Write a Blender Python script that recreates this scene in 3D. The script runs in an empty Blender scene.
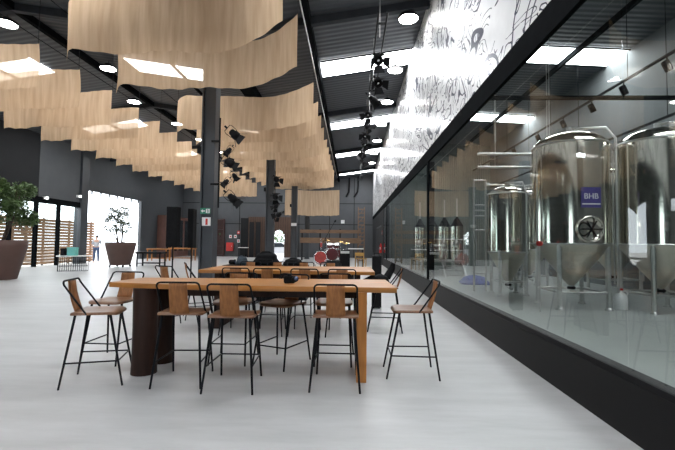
import bpy, math, random
from mathutils import Vector, Matrix, Euler
random.seed(7)
PI = math.pi
SC = bpy.context.scene
COL = SC.collection
R = math.radians

# ------------------------------------------------------------------ helpers
class MB:
    def __init__(s): s.v = []; s.f = []; s.sm = []
    def add(s, vs, fs, smooth=False):
        b = len(s.v); s.v += [tuple(p) for p in vs]
        for f in fs: s.f.append([i + b for i in f]); s.sm.append(smooth)
        return s
    def box(s, x0, x1, y0, y1, z0, z1):
        vs = [(x, y, z) for z in (z0, z1) for y in (y0, y1) for x in (x0, x1)]
        return s.add(vs, [(0, 2, 3, 1), (4, 5, 7, 6), (0, 1, 5, 4), (2, 6, 7, 3), (0, 4, 6, 2), (1, 3, 7, 5)])
    def obox(s, c, size, M=None):
        h = [a / 2 for a in size]
        vs = [Vector((x * h[0], y * h[1], z * h[2])) for z in (-1, 1) for y in (-1, 1) for x in (-1, 1)]
        if M is not None: vs = [M @ v for v in vs]
        vs = [v + Vector(c) for v in vs]
        return s.add(vs, [(0, 2, 3, 1), (4, 5, 7, 6), (0, 1, 5, 4), (2, 6, 7, 3), (0, 4, 6, 2), (1, 3, 7, 5)])
    def rbox(s, x0, x1, y0, y1, z0, z1, r=.02):
        # box with chamfered vertical and horizontal edges
        r = min(r, (x1-x0)/2.01, (y1-y0)/2.01, (z1-z0)/2.01)
        def ring(i, z): 
            a, b, c, d = x0 + i, x1 - i, y0 + i, y1 - i
            q = r if i == 0 else r * .6
            return [(a+q, c, z), (b-q, c, z), (b, c+q, z), (b, d-q, z), (b-q, d, z), (a+q, d, z), (a, d-q, z), (a, c+q, z)]
        rs = [ring(r * .6, z0), ring(0, z0 + r * .8), ring(0, z1 - r * .8), ring(r * .6, z1)]
        vs = sum(rs, []); fs = [tuple(range(7, -1, -1)), tuple(range(24, 32))]
        for k in range(3):
            for i in range(8):
                j = (i + 1) % 8; fs.append((k*8+i, k*8+j, k*8+8+j, k*8+8+i))
        return s.add(vs, fs)
    def tube(s, pts, r, n=8, cap=True, closed=False):
        pts = [Vector(p) for p in pts]; m = len(pts); vs = []; fs = []
        rr = r if isinstance(r, (list, tuple)) else [r] * m
        up = None
        for i, p in enumerate(pts):
            if closed: t = pts[(i+1) % m] - pts[i-1]
            else: t = pts[min(i+1, m-1)] - pts[max(i-1, 0)]
            t.normalize()
            if up is None:
                a = Vector((0, 0, 1)) if abs(t.z) < .9 else Vector((1, 0, 0)); up = t.cross(a).normalized()
            else:
                up = (up - t * up.dot(t)); 
                if up.length < 1e-6: up = t.orthogonal()
                up.normalize()
            w = t.cross(up)
            for k in range(n):
                a = 2 * PI * k / n; vs.append(p + (up * math.cos(a) + w * math.sin(a)) * rr[i])
        for i in range(m if closed else m - 1):
            j = (i + 1) % m
            for k in range(n):
                l = (k + 1) % n; fs.append((i*n+k, i*n+l, j*n+l, j*n+k))
        s.add(vs, fs, True)
        if cap and not closed: s.add(vs[:n][::-1] + vs[-n:], [tuple(range(n)), tuple(range(n, 2*n))])
        return s
    def lathe(s, prof, n=24, c=(0, 0, 0), M=None, smooth=True):
        # prof: list of (r, z)
        vs = []; fs = []
        for (r, z) in prof:
            for k in range(n):
                a = 2 * PI * k / n; v = Vector((r * math.cos(a), r * math.sin(a), z))
                if M is not None: v = M @ v
                vs.append(v + Vector(c))
        for i in range(len(prof) - 1):
            for k in range(n):
                l = (k + 1) % n; fs.append((i*n+k, i*n+l, i*n+n+l, i*n+n+k))
        s.add(vs, fs, smooth)
        m = len(prof) - 1
        s.add([vs[k] for k in range(n)][::-1], [tuple(range(n))]); s.add([vs[m*n+k] for k in range(n)], [tuple(range(n))])
        return s
    def prism(s, poly, z0, z1, axis='z'):
        # poly in (a,b); axis the extrusion direction
        def P(a, b, c): return {'z': (a, b, c), 'y': (a, c, b), 'x': (c, a, b)}[axis]
        n = len(poly); vs = [P(a, b, z0) for a, b in poly] + [P(a, b, z1) for a, b in poly]
        fs = [tuple(range(n - 1, -1, -1)), tuple(range(n, 2 * n))] + [(i, (i+1) % n, n + (i+1) % n, n + i) for i in range(n)]
        return s.add(vs, fs)
    def build(s, name, m, parent=None, bevel=0):
        me = bpy.data.meshes.new(name); me.from_pydata(s.v, [], s.f)
        me.polygons.foreach_set('use_smooth', s.sm); me.materials.append(m); me.update()
        o = bpy.data.objects.new(name, me); COL.objects.link(o)
        if parent is not None: o.parent = parent
        if bevel:
            b = o.modifiers.new('b', 'BEVEL'); b.width = bevel; b.segments = 2; b.limit_method = 'ANGLE'
        return o

def tag(o, label, cat, group=None, kind=None):
    o['label'] = label; o['category'] = cat
    if group: o['group'] = group
    if kind: o['kind'] = kind
    return o
def thing(name, label, cat, loc=(0, 0, 0), rz=0, group=None):
    o = bpy.data.objects.new(name, None); COL.objects.link(o); o.empty_display_size = .1
    o.location = loc; o.rotation_euler = (0, 0, rz)
    return tag(o, label, cat, group)
def struct(o): o['kind'] = 'structure'; return o
def kids(o): return [c for c in COL.objects if c.parent == o]
def copy_tree(o, parent=None):
    c = o.copy(); COL.objects.link(c)
    if parent is not None: c.parent = parent
    for ch in kids(o): copy_tree(ch, c)
    return c

# ------------------------------------------------------------------ materials
def mat(name, col, rough=.5, metal=0., var=.12, scale=6., stretch=(1, 1, 1), bump=0., bscale=None, coat=0., spec=.5, coatr=.1):
    m = bpy.data.materials.new(name); m.use_nodes = True; nt = m.node_tree; N = nt.nodes; L = nt.links
    b = N['Principled BSDF']; b.inputs['Roughness'].default_value = rough; b.inputs['Metallic'].default_value = metal
    b.inputs['Specular IOR Level'].default_value = spec
    if coat: b.inputs['Coat Weight'].default_value = coat; b.inputs['Coat Roughness'].default_value = coatr
    tc = N.new('ShaderNodeTexCoord'); mp = N.new('ShaderNodeMapping'); L.new(tc.outputs['Object'], mp.inputs[0]); mp.inputs['Scale'].default_value = stretch
    n = N.new('ShaderNodeTexNoise'); n.inputs['Scale'].default_value = scale; n.inputs['Detail'].default_value = 5; L.new(mp.outputs[0], n.inputs['Vector'])
    cr = N.new('ShaderNodeValToRGB'); L.new(n.outputs['Fac'], cr.inputs[0])
    cr.color_ramp.elements[0].position = .3; cr.color_ramp.elements[1].position = .7
    cr.color_ramp.elements[0].color = tuple(c * (1 - var) for c in col) + (1,); cr.color_ramp.elements[1].color = tuple(min(1, c * (1 + var)) for c in col) + (1,)
    L.new(cr.outputs[0], b.inputs['Base Color'])
    if bump:
        bp = N.new('ShaderNodeBump'); bp.inputs['Strength'].default_value = bump; bp.inputs['Distance'].default_value = .01
        if bscale:
            n2 = N.new('ShaderNodeTexNoise'); n2.inputs['Scale'].default_value = bscale; L.new(mp.outputs[0], n2.inputs['Vector']); L.new(n2.outputs['Fac'], bp.inputs['Height'])
        else: L.new(n.outputs['Fac'], bp.inputs['Height'])
        L.new(bp.outputs[0], b.inputs['Normal'])
    return m
def ribbed(name, col, axis, freq, rough=.5, strength=.6):
    m = mat(name, col, rough, var=.06, scale=3); nt = m.node_tree; N = nt.nodes; L = nt.links
    tc = N.new('ShaderNodeTexCoord'); w = N.new('ShaderNodeTexWave'); w.bands_direction = axis; w.inputs['Scale'].default_value = freq
    L.new(tc.outputs['Object'], w.inputs['Vector'])
    bp = N.new('ShaderNodeBump'); bp.inputs['Strength'].default_value = strength; bp.inputs['Distance'].default_value = .04
    L.new(w.outputs['Fac'], bp.inputs['Height']); L.new(bp.outputs[0], N['Principled BSDF'].inputs['Normal'])
    return m
def emis(name, col, s):
    m = bpy.data.materials.new(name); m.use_nodes = True; nt = m.node_tree; nt.nodes.remove(nt.nodes['Principled BSDF'])
    e = nt.nodes.new('ShaderNodeEmission'); e.inputs[0].default_value = tuple(col) + (1,); e.inputs[1].default_value = s
    nt.links.new(e.outputs[0], nt.nodes['Material Output'].inputs[0]); return m

def make_glass():
    m = bpy.data.materials.new('brewery_glass'); m.use_nodes = True; nt = m.node_tree; N = nt.nodes; L = nt.links; N.remove(N['Principled BSDF'])
    t = N.new('ShaderNodeBsdfTransparent'); t.inputs[0].default_value = (.88, .91, .90, 1)
    g = N.new('ShaderNodeBsdfGlossy'); g.inputs['Roughness'].default_value = .015; g.inputs[0].default_value = (1, 1, 1, 1)
    fr = N.new('ShaderNodeFresnel'); ge = N.new('ShaderNodeNewGeometry'); mr = N.new('ShaderNodeMapRange')
    mr.inputs['To Min'].default_value = 1.5; mr.inputs['To Max'].default_value = 1 / 1.5; L.new(ge.outputs['Backfacing'], mr.inputs['Value']); L.new(mr.outputs[0], fr.inputs[0])
    half = N.new('ShaderNodeMath'); half.operation = 'MULTIPLY'; half.inputs[1].default_value = .62; L.new(fr.outputs[0], half.inputs[0])
    mx = N.new('ShaderNodeMixShader'); L.new(half.outputs[0], mx.inputs[0]); L.new(t.outputs[0], mx.inputs[1]); L.new(g.outputs[0], mx.inputs[2])
    L.new(mx.outputs[0], N['Material Output'].inputs[0]); return m

def make_cloth():
    m = bpy.data.materials.new('burlap'); m.use_nodes = True; nt = m.node_tree; N = nt.nodes; L = nt.links; N.remove(N['Principled BSDF'])
    tc = N.new('ShaderNodeTexCoord'); mp = N.new('ShaderNodeMapping'); mp.inputs['Scale'].default_value = (9, 3, .7); L.new(tc.outputs['Object'], mp.inputs[0])
    n = N.new('ShaderNodeTexNoise'); n.inputs['Scale'].default_value = 1.2; n.inputs['Detail'].default_value = 6; L.new(mp.outputs[0], n.inputs['Vector'])
    cr = N.new('ShaderNodeValToRGB'); cr.color_ramp.elements[0].position = .3; cr.color_ramp.elements[1].position = .72
    cr.color_ramp.elements[0].color = (.55, .39, .25, 1); cr.color_ramp.elements[1].color = (.72, .535, .365, 1); L.new(n.outputs['Fac'], cr.inputs[0])
    d = N.new('ShaderNodeBsdfDiffuse'); tl = N.new('ShaderNodeBsdfTranslucent'); tr = N.new('ShaderNodeBsdfTransparent'); tr.inputs[0].default_value = (1, .93, .85, 1)
    L.new(cr.outputs[0], d.inputs[0]); L.new(cr.outputs[0], tl.inputs[0])
    m1 = N.new('ShaderNodeMixShader'); m1.inputs[0].default_value = .5; L.new(d.outputs[0], m1.inputs[1]); L.new(tl.outputs[0], m1.inputs[2])
    m2 = N.new('ShaderNodeMixShader'); m2.inputs[0].default_value = .16; L.new(m1.outputs[0], m2.inputs[1]); L.new(tr.outputs[0], m2.inputs[2])
    # weave: fine bump
    L.new(m2.outputs[0], N['Material Output'].inputs[0]); return m

def make_mural():
    m = mat('mural_vinyl', (.94, .945, .955), .35, spec=.3, coat=.42, coatr=.15, var=.03); nt = m.node_tree; N = nt.nodes; L = nt.links
    b = N['Principled BSDF']; base = b.inputs['Base Color'].links[0].from_socket
    tc = N.new('ShaderNodeTexCoord')
    def lines(scale, k, w, dist, seed, stretch):
        mp = N.new('ShaderNodeMapping'); mp.inputs['Location'].default_value = (seed, seed * 2.3, seed * 1.7); mp.inputs['Scale'].default_value = stretch
        L.new(tc.outputs['Object'], mp.inputs[0])
        n = N.new('ShaderNodeTexNoise'); n.inputs['Scale'].default_value = scale; n.inputs['Detail'].default_value = 1.2; n.inputs['Distortion'].default_value = dist
        L.new(mp.outputs[0], n.inputs['Vector'])
        a = N.new('ShaderNodeMath'); a.operation = 'MULTIPLY'; a.inputs[1].default_value = k; L.new(n.outputs['Fac'], a.inputs[0])
        f = N.new('ShaderNodeMath'); f.operation = 'FRACT'; L.new(a.outputs[0], f.inputs[0])
        s = N.new('ShaderNodeMath'); s.operation = 'SUBTRACT'; s.inputs[1].default_value = .5; L.new(f.outputs[0], s.inputs[0])
        ab = N.new('ShaderNodeMath'); ab.operation = 'ABSOLUTE'; L.new(s.outputs[0], ab.inputs[0])
        lt = N.new('ShaderNodeMath'); lt.operation = 'LESS_THAN'; lt.inputs[1].default_value = w; L.new(ab.outputs[0], lt.inputs[0])
        # patchy mask
        n2 = N.new('ShaderNodeTexNoise'); n2.inputs['Scale'].default_value = scale * .9; L.new(mp.outputs[0], n2.inputs['Vector'])
        g = N.new('ShaderNodeMath'); g.operation = 'GREATER_THAN'; g.inputs[1].default_value = .44; L.new(n2.outputs['Fac'], g.inputs[0])
        o = N.new('ShaderNodeMath'); o.operation = 'MULTIPLY'; L.new(lt.outputs[0], o.inputs[0]); L.new(g.outputs[0], o.inputs[1])
        return o.outputs[0]
    A = lines(.7, 7, .10, 1.8, 3.1, (1, .7, 1.)); B = lines(1.3, 6, .085, 2.4, 9.7, (1, .8, 1.))
    mxx = N.new('ShaderNodeMath'); mxx.operation = 'MAXIMUM'; L.new(A, mxx.inputs[0]); L.new(B, mxx.inputs[1])
    mix = N.new('ShaderNodeMix'); mix.data_type = 'RGBA'; L.new(mxx.outputs[0], mix.inputs['Factor']); L.new(base, mix.inputs['A']); mix.inputs['B'].default_value = (.006, .014, .045, 1)
    L.new(mix.outputs['Result'], b.inputs['Base Color']); return m

def make_floor():
    m = mat('polished_concrete', (.46, .46, .462), .36, var=.05, scale=.7, stretch=(1, .6, 1)); nt = m.node_tree; N = nt.nodes; L = nt.links
    b = N['Principled BSDF']; base = b.inputs['Base Color'].links[0].from_socket
    tc = N.new('ShaderNodeTexCoord'); n = N.new('ShaderNodeTexNoise'); n.inputs['Scale'].default_value = 2.2; n.inputs['Detail'].default_value = 8; n.inputs['Roughness'].default_value = .65
    mp = N.new('ShaderNodeMapping'); mp.inputs['Scale'].default_value = (.35, 1.6, 1); L.new(tc.outputs['Object'], mp.inputs[0]); L.new(mp.outputs[0], n.inputs['Vector'])
    cr = N.new('ShaderNodeValToRGB'); cr.color_ramp.elements[0].position = .35; cr.color_ramp.elements[1].position = .68
    cr.color_ramp.elements[0].color = (.80, .80, .80, 1); cr.color_ramp.elements[1].color = (1.04, 1.04, 1.04, 1); L.new(n.outputs['Fac'], cr.inputs[0])
    mix = N.new('ShaderNodeMix'); mix.data_type = 'RGBA'; mix.blend_type = 'MULTIPLY'; mix.inputs['Factor'].default_value = 1; L.new(base, mix.inputs['A']); L.new(cr.outputs[0], mix.inputs['B'])
    L.new(mix.outputs['Result'], b.inputs['Base Color'])
    rr = N.new('ShaderNodeMapRange'); rr.inputs['To Min'].default_value = .26; rr.inputs['To Max'].default_value = .46; L.new(n.outputs['Fac'], rr.inputs['Value']); L.new(rr.outputs[0], b.inputs['Roughness'])
    return m

M = {}
M['floor'] = make_floor()
M['floor2'] = mat('brewery_floor', (.36, .38, .37), .35, var=.08, scale=1.2)
M['ground'] = mat('outdoor_concrete', (.62, .6, .58), .8, var=.1, scale=1)
M['black'] = mat('black_steel', (.006, .006, .007), .55, var=.2, spec=.15)
M['blackplinth'] = mat('black_plinth', (.005, .005, .0055), .5, var=.2, scale=2, spec=.16)
M['frame'] = mat('stool_tube', (.0045, .005, .0075), .5, var=.2, spec=.15)
M['column'] = mat('column_paint', (.042, .048, .056), .45, var=.1, scale=2)
M['roof'] = ribbed('roof_deck', (.045, .050, .058), 'Y', 1.4, .6, .35)
M['roofbeam'] = mat('roof_beam_paint', (.026, .029, .034), .7, spec=.2)
M['roof2'] = ribbed('lit_roof_deck', (.11, .12, .13), 'Y', 1.4, .6, .7)  # roof deck colour made paler, standing in for stronger light on the brewery roof
M['beam'] = mat('beam_paint', (.006, .007, .008), .9, spec=.02)
M['wall'] = mat('grey_wall', (.068, .073, .080), .7, var=.07, scale=1.5)
M['wall_rib'] = ribbed('ribbed_cladding', (.045, .050, .056), 'Y', 3.2, .5, .6)
M['walldark'] = mat('charcoal_wall', (.012, .013, .015), .7, var=.1, scale=1, spec=.3)
M['wallbrew'] = mat('brewery_wall', (.16, .17, .175), .7, var=.06, scale=1)
M['wallbrewrib'] = ribbed('brewery_rib_wall', (.20, .23, .215), 'X', 2.4, .5, .8)
M['sky'] = emis('daylight_sheet', (.95, .975, 1.0), 14.0)
M['lamp'] = emis('lamp_diffuser', (1, .98, .95), 30.0)
M['glass'] = make_glass()
M['cloth'] = make_cloth()
M['mural'] = make_mural()
M['seat'] = mat('seat_ply', (.17, .075, .034), .36, var=.22, scale=9, stretch=(1, 5, 5), coat=.2, coatr=.3)
M['back'] = mat('back_ply', (.27, .11, .036), .5, var=.22, scale=9, stretch=(5, 5, .8), spec=.3, coatr=.3)
M['table'] = mat('table_wood', (.36, .145, .026), .42, var=.3, scale=3, stretch=(.6, 6, 6), coat=.12, coatr=.3)
M['tleg'] = mat('table_leg_wood', (.36, .14, .025), .5, var=.25, scale=4, stretch=(5, 5, .5))
M['darkwood'] = mat('dark_log', (.026, .011, .007), .55, var=.35, scale=6, stretch=(3, 3, .5), bump=.3, spec=.25)
M['planter'] = mat('planter_brown', (.085, .045, .036), .6, var=.12, scale=2)
M['soil'] = mat('soil', (.03, .022, .016), .95, var=.3, scale=20)
M['leaf'] = mat('leaf_green', (.075, .13, .04), .5, var=.4, scale=5)
M['leaf2'] = mat('leaf_grey_green', (.085, .11, .07), .5, var=.35, scale=5)
M['bark'] = mat('bark', (.07, .05, .038), .85, var=.3, scale=10, bump=.4)
M['steel'] = mat('polished_steel', (.70, .67, .60), .13, 1., var=.04, scale=2)
M['steeldull'] = mat('brushed_steel', (.55, .55, .54), .32, 1., var=.08, scale=3)
M['steelcone'] = mat('matt_steel_cone', (.62, .58, .5), .3, 1., var=.08, scale=3)
M['purple'] = mat('purple_plate', (.06, .045, .22), .4, var=.1)
M['white'] = mat('white_paint', (.8, .8, .8), .45, var=.03)
M['red'] = mat('red_paint', (.55, .025, .02), .4, var=.1)
M['burgundy'] = mat('burgundy_lacquer', (.09, .01, .013), .3, var=.1, coat=.5)
M['drumred'] = mat('red_drum_wrap', (.30, .02, .014), .35, var=.3, scale=9, coat=.3)
M['cloudy'] = mat('drum_skin', (.75, .74, .7), .5, var=.04)
M['brass'] = mat('brass', (.6, .42, .15), .25, 1., var=.1)
M['chrome'] = mat('chrome', (.75, .75, .76), .12, 1., var=.03)
M['yellow'] = mat('honey_wood', (.42, .24, .06), .45, var=.2, scale=6)
M['crate'] = mat('pallet_wood', (.17, .10, .058), .7, var=.25, scale=4, stretch=(.5, 4, 4))
M['cabinet'] = mat('cabinet_wood', (.12, .055, .042), .5, var=.2, scale=3, stretch=(4, 4, .6))
M['winewood'] = mat('wine_wood', (.075, .03, .026), .5, var=.2, scale=4)
M['cladding'] = mat('porch_planks', (.085, .046, .03), .7, var=.3, scale=5, stretch=(6, 6, .5))
M['fence'] = mat('fence_slats', (.33, .18, .095), .7, var=.25, scale=3, stretch=(1, .4, 6))
M['teal'] = mat('teal_plastic', (.12, .42, .38), .5, var=.05)
M['blue'] = mat('blue_tarp', (.004, .045, .32), .6, spec=.2, var=.3, scale=8, bump=.5)
M['bag'] = mat('black_nylon', (.007, .007, .008), .8, spec=.15, var=.3, scale=14, bump=.3)
M['baggrey'] = mat('blue_grey_nylon', (.03, .045, .06), .7, var=.3, scale=14, bump=.3)
M['lens'] = mat('lens_glass', (.05, .09, .2), .08, var=.3, scale=20, coat=1, coatr=.03)
M['skin'] = mat('skin', (.45, .28, .2), .6, var=.05)
M['shirt'] = mat('pale_shirt', (.36, .38, .41), .8, var=.06)
M['jeans'] = mat('blue_jeans', (.05, .08, .15), .85, var=.15)
M['hair'] = mat('dark_hair', (.02, .015, .012), .7, var=.2)
M['green'] = mat('exit_green', (.03, .22, .14), .4, var=.05)
M['signwhite'] = mat('sign_white', (.75, .75, .75), .5, var=.03)
M['carpaint'] = mat('silver_car_paint', (.55, .56, .58), .3, .3, var=.04)
M['rubber'] = mat('tyre_rubber', (.015, .015, .015), .8, var=.2)
M['carglass'] = mat('dark_car_glass', (.02, .025, .03), .08, var=.1)
M['amp'] = mat('amp_tolex', (.008, .008, .009), .7, spec=.15, var=.2, scale=30)
M['cardgrey'] = mat('louvre_grey', (.2, .2, .2), .6)

# ------------------------------------------------------------------ camera + world
f_px, VP, roll, H = 410., (351., 243.), .0095, 1.3
ey = Vector((VP[0] - 337.5, 225 - VP[1], f_px)).normalized()
ez = Vector((roll, 1, 0)); ez -= ey * ez.dot(ey); ez.normalize()
ex = Vector((1, 0, 0)); ex -= ey * ex.dot(ey); ex -= ez * ex.dot(ez); ex.normalize()
cam = bpy.data.cameras.new('camera'); co = bpy.data.objects.new('camera', cam); COL.objects.link(co)
cam.sensor_width = 36; cam.lens = f_px / 675 * 36; cam.clip_end = 300
rt, upv, fw = Vector((ex[0], ey[0], ez[0])), Vector((ex[1], ey[1], ez[1])), Vector((ex[2], ey[2], ez[2]))
mw = Matrix((rt, upv, -fw)).transposed().to_4x4(); mw.translation = (0, 0, H); co.matrix_world = mw
SC.camera = co
def ray(x, y):
    d = Vector((x - 337.5, 225 - y, f_px)); return Vector((d.dot(ex), d.dot(ey), d.dot(ez)))
def atZ(x, y, z): d = ray(x, y); return d * ((z - H) / d.z) + Vector((0, 0, H))
def atY(x, y, Y): d = ray(x, y); return d * (Y / d.y) + Vector((0, 0, H))

w = bpy.data.worlds.new('sky'); SC.world = w; w.use_nodes = True; wn = w.node_tree
bg = wn.nodes['Background']; bg.inputs[1].default_value = 4.6
tc = wn.nodes.new('ShaderNodeTexCoord'); sep = wn.nodes.new('ShaderNodeSeparateXYZ'); wn.links.new(tc.outputs['Generated'], sep.inputs[0])
cr = wn.nodes.new('ShaderNodeValToRGB'); wn.links.new(sep.outputs['Z'], cr.inputs[0])
cr.color_ramp.elements[0].color = (.86, .93, 1, 1); cr.color_ramp.elements[1].color = (.95, .97, 1, 1); wn.links.new(cr.outputs[0], bg.inputs[0])
SC.view_settings.view_transform = 'Standard'; SC.view_settings.look = 'None'; SC.view_settings.gamma = 1; SC.view_settings.use_curve_mapping = False
SC.view_settings.exposure = 0.53
SC.cycles.max_bounces = 10; SC.cycles.diffuse_bounces = 5; SC.cycles.glossy_bounces = 5; SC.cycles.transparent_max_bounces = 24; SC.cycles.caustics_reflective = False
SC.cycles.use_denoising = True; SC.cycles.sample_clamp_indirect = 6

# ------------------------------------------------------------------ setting
Y0, Y1, XL, XG, XB = -13., 36., -15., 1.884, 8.4
struct(MB().box(XL - .1, XG + .1, Y0, Y1 + .1, -.12, 0).build('floor', M['floor']))
struct(MB().box(XG + .1, XB + .2, Y0, 25.4, -.12, .0).build('floor_brewery', M['floor2']))
struct(MB().box(-60, 40, -30, 90, -.4, -.13).build('ground', M['ground']))
# roof: two gables over the hall, one slope over the brewery
SL = .15
def gable(xa, za, xb, zb, name, m='roof'): 
    struct(MB().add([(xa, Y0, za), (xb, Y0, zb), (xb, Y1 + .2, zb), (xa, Y1 + .2, za), (xa, Y0, za + .12), (xb, Y0, zb + .12), (xb, Y1 + .2, zb + .12), (xa, Y1 + .2, za + .12)],
        [(0, 3, 2, 1), (4, 5, 6, 7), (0, 1, 5, 4), (1, 2, 6, 5), (2, 3, 7, 6), (3, 0, 4, 7)]).build(name, M[m]))
XV, XR = -3.47, -8.7
def zroof(x):
    if x > XG: return 7.6 - .05 * (x - XG)
    if x > XV: return 7.36 - SL * (XG - x)
    zv = 7.36 - SL * (XG - XV)
    if x > XR: return zv + SL * (XV - x)
    return zv + SL * (XV - XR) - SL * (XR - x)
gable(XV, zroof(XV), XG + .06, zroof(XG), 'ceiling')
gable(XR, zroof(XR), XV, zroof(XV), 'ceiling')
gable(XL - .2, zroof(XL - .2), XR, zroof(XR), 'ceiling')
gable(XG + .06, 7.6, XB + .2, zroof(XB + .2), 'ceiling_brewery', 'roof2')
# skylight strips
sky_y = [-6.6, 0., 6.5, 13.03, 19.5, 26.2, 33.4]
wn_i = [0]
def skylight(xa, xb, yc):
    wn_i[0] += 1
    za, zb = zroof(xa + 1e-4) - .03, zroof(xb - 1e-4) - .03; h = .58
    o = struct(MB().add([(xa, yc - h, za), (xb, yc - h, zb), (xb, yc + h, zb), (xa, yc + h, za), (xa, yc - h, za + .02), (xb, yc - h, zb + .02), (xb, yc + h, zb + .02), (xa, yc + h, za + .02)],
        [(0, 3, 2, 1), (4, 5, 6, 7), (0, 1, 5, 4), (1, 2, 6, 5), (2, 3, 7, 6), (3, 0, 4, 7)]).build('window_%d' % wn_i[0], M['sky']))
    fr = MB()
    for s in (-1, 1): fr.tube([(xa, yc + s * (h + .03), za - .02), (xb, yc + s * (h + .03), zb - .02)], .03, 6)
    fr.build('window_frame', M['beam'], o)
for yc in sky_y:
    skylight(-1.0, XG - .02, yc)
    skylight(-7.3, -5.72, yc); skylight(-5.62, -4.6, yc)
    skylight(-13.0, -11.65, yc); skylight(-11.55, -10.3, yc)
    if yc < 25: skylight(4.6, 6.8, yc); skylight(6.96, XB - .02, yc)
# purlins and rafters
bm = 0
def beam(x, y0, y1, zo, w, h, m='beam'):
    z = zroof(x) - zo
    return struct(MB().box(x - w / 2, x + w / 2, y0, y1, z - h, z).build('ceiling_beam', M[m]))
for x, w_, h_ in ((-1.12, .16, .22), (XV, .4, .3), (XR, .14, .2), (-5.67, .05, .1), (-11.6, .05, .1)): beam(x, Y0, Y1, .0, w_, h_)
beam(6.88, Y0, 25.2, .02, .1, .14)
col_y = [2.57, 10., 17.43, 24.86, 32.3]
for yb in [-4.9] + col_y:
    for xa, xb in ((XV, XG), (XR, XV), (XL, XR)):
        za, zb = zroof(xa + 1e-4), zroof(xb - 1e-4)
        struct(MB().add([(xa, yb - .08, za - .2), (xb, yb - .08, zb - .2), (xb, yb + .08, zb - .2), (xa, yb + .08, za - .2), (xa, yb - .08, za), (xb, yb - .08, zb), (xb, yb + .08, zb), (xa, yb + .08, za)],
            [(0, 3, 2, 1), (4, 5, 6, 7), (0, 1, 5, 4), (1, 2, 6, 5), (2, 3, 7, 6), (3, 0, 4, 7)]).build('ceiling_beam', M['roofbeam']))
# left wall with windows and the big doorway
def yX(px, X=XL, py=230):
    d = ray(px, py); return d.y * X / d.x
ZW, ZD, YD0, YD1 = 3.2, 4.25, yX(87.3, XL + .15), yX(140.5)
YP0 = yX(80.5, XL + .15); YK = yX(36.5)
wl = MB()
wl.box(XL - .2, XL, Y0, 9.0, 0, 6.5); wl.box(XL - .2, XL, 9.0, YK, ZW, 6.5)
struct(wl.build('wall_left', M['walldark']))
wl = MB(); wl.box(XL - .2, XL + .02, YK, YP0, ZW, 6.5); struct(wl.build('wall_left', M['wall']))
wl = MB(); wl.box(XL - .2, XL, YP0, YD1, ZD, 6.5); wl.box(XL - .2, XL, YD1, Y1, 0, 6.5); struct(wl.build('wall_left', M['wall_rib']))
struct(MB().box(XL - .25, XL + .15, YP0, YD0, 0, 6.5).build('wall_left', M['column']))
struct(MB().box(XL - .12, XL + .08, 9.0, YP0, ZW - .12, ZW + .16).build('trim_1', M['beam']))
posts = [8.9, 10.35, 11.8, 13.25, 14.7, 16.1, yX(9), yX(35.5), yX(58)]
for k, y in enumerate(posts): struct(MB().box(XL - .1, XL + .06, y - .07, y + .07, 0, ZW).build('window_post', M['beam']))
pe = posts + [YP0]
for a, b in zip(pe[:-1], pe[1:]):
    wn_i[0] += 1; struct(MB().box(XL - .02, XL - .016, a + .07, b - .07, .02, ZW - .12).build('window_%d' % wn_i[0], M['glass']))
tr = MB()
tr.box(XL - .02, XL + .14, YD0, YD1, ZD - .14, ZD - .02)
for k in range(7): tr.box(XL + .02, XL + .1, YD0 + .4 + k * .85, YD0 + .46 + k * .85, ZD - .34, ZD - .14)
struct(tr.build('door_1', M['column']))
# back wall with the arched way out
ax0, ax1, az = atY(271.6, 240, 34.9).x, atY(284.2, 240, 34.9).x, 2.45; axm, axr = (ax0 + ax1) / 2, (ax1 - ax0) / 2; pl0, pl1 = atY(248, 240, 34.9).x, atY(290.5, 240, 34.9).x
wb = MB(); wb.box(XL - .2, ax0, Y1, Y1 + .2, 0, 7.6); wb.box(ax1, XG + .3, Y1, Y1 + .2, 0, 7.6); wb.box(ax0, ax1, Y1, Y1 + .2, az, 7.6)
struct(wb.build('wall_back', M['wall']))
tb = MB()
for z in (2.9, 4.75): tb.box(XL, XG, Y1 - .02, Y1 + .01, z - .03, z + .03)
for x in (-12.9, -9.9, -4.6, -1.9, .25): tb.box(x - .03, x + .03, Y1 - .02, Y1 + .01, 0, 7.0)
struct(tb.build('trim_2', M['walldark']))
# porch clad in planks, with an arched opening
arch = [(ax0, 0)] + [(axm - axr * math.cos(PI * k / 12), 1.85 + .52 * math.sin(PI * k / 12)) for k in range(13)] + [(ax1, 0)]
pts = [(pl0, 0), (pl0, 3.45), (pl1, 3.45), (pl1, 0)] + arch[::-1]
struct(MB().prism(pts, 34.9, 35.98, 'y').build('wall_porch', M['cladding']))
po = MB()
for k in range(int((pl1 - pl0) / .2)): po.box(pl0 + .2 * k, pl0 + .02 + .2 * k, 34.885, 34.905, 2.5 if ax0 - .05 < pl0 + .2 * k < ax1 + .05 else 0, 3.45)
struct(po.build('trim_3', M['walldark']))
struct(MB().box(atY(240.5, 240, 35.9).x, pl0 - .03, 35.9, 35.99, 0, 3.4).build('door_2', M['walldark']))
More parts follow.
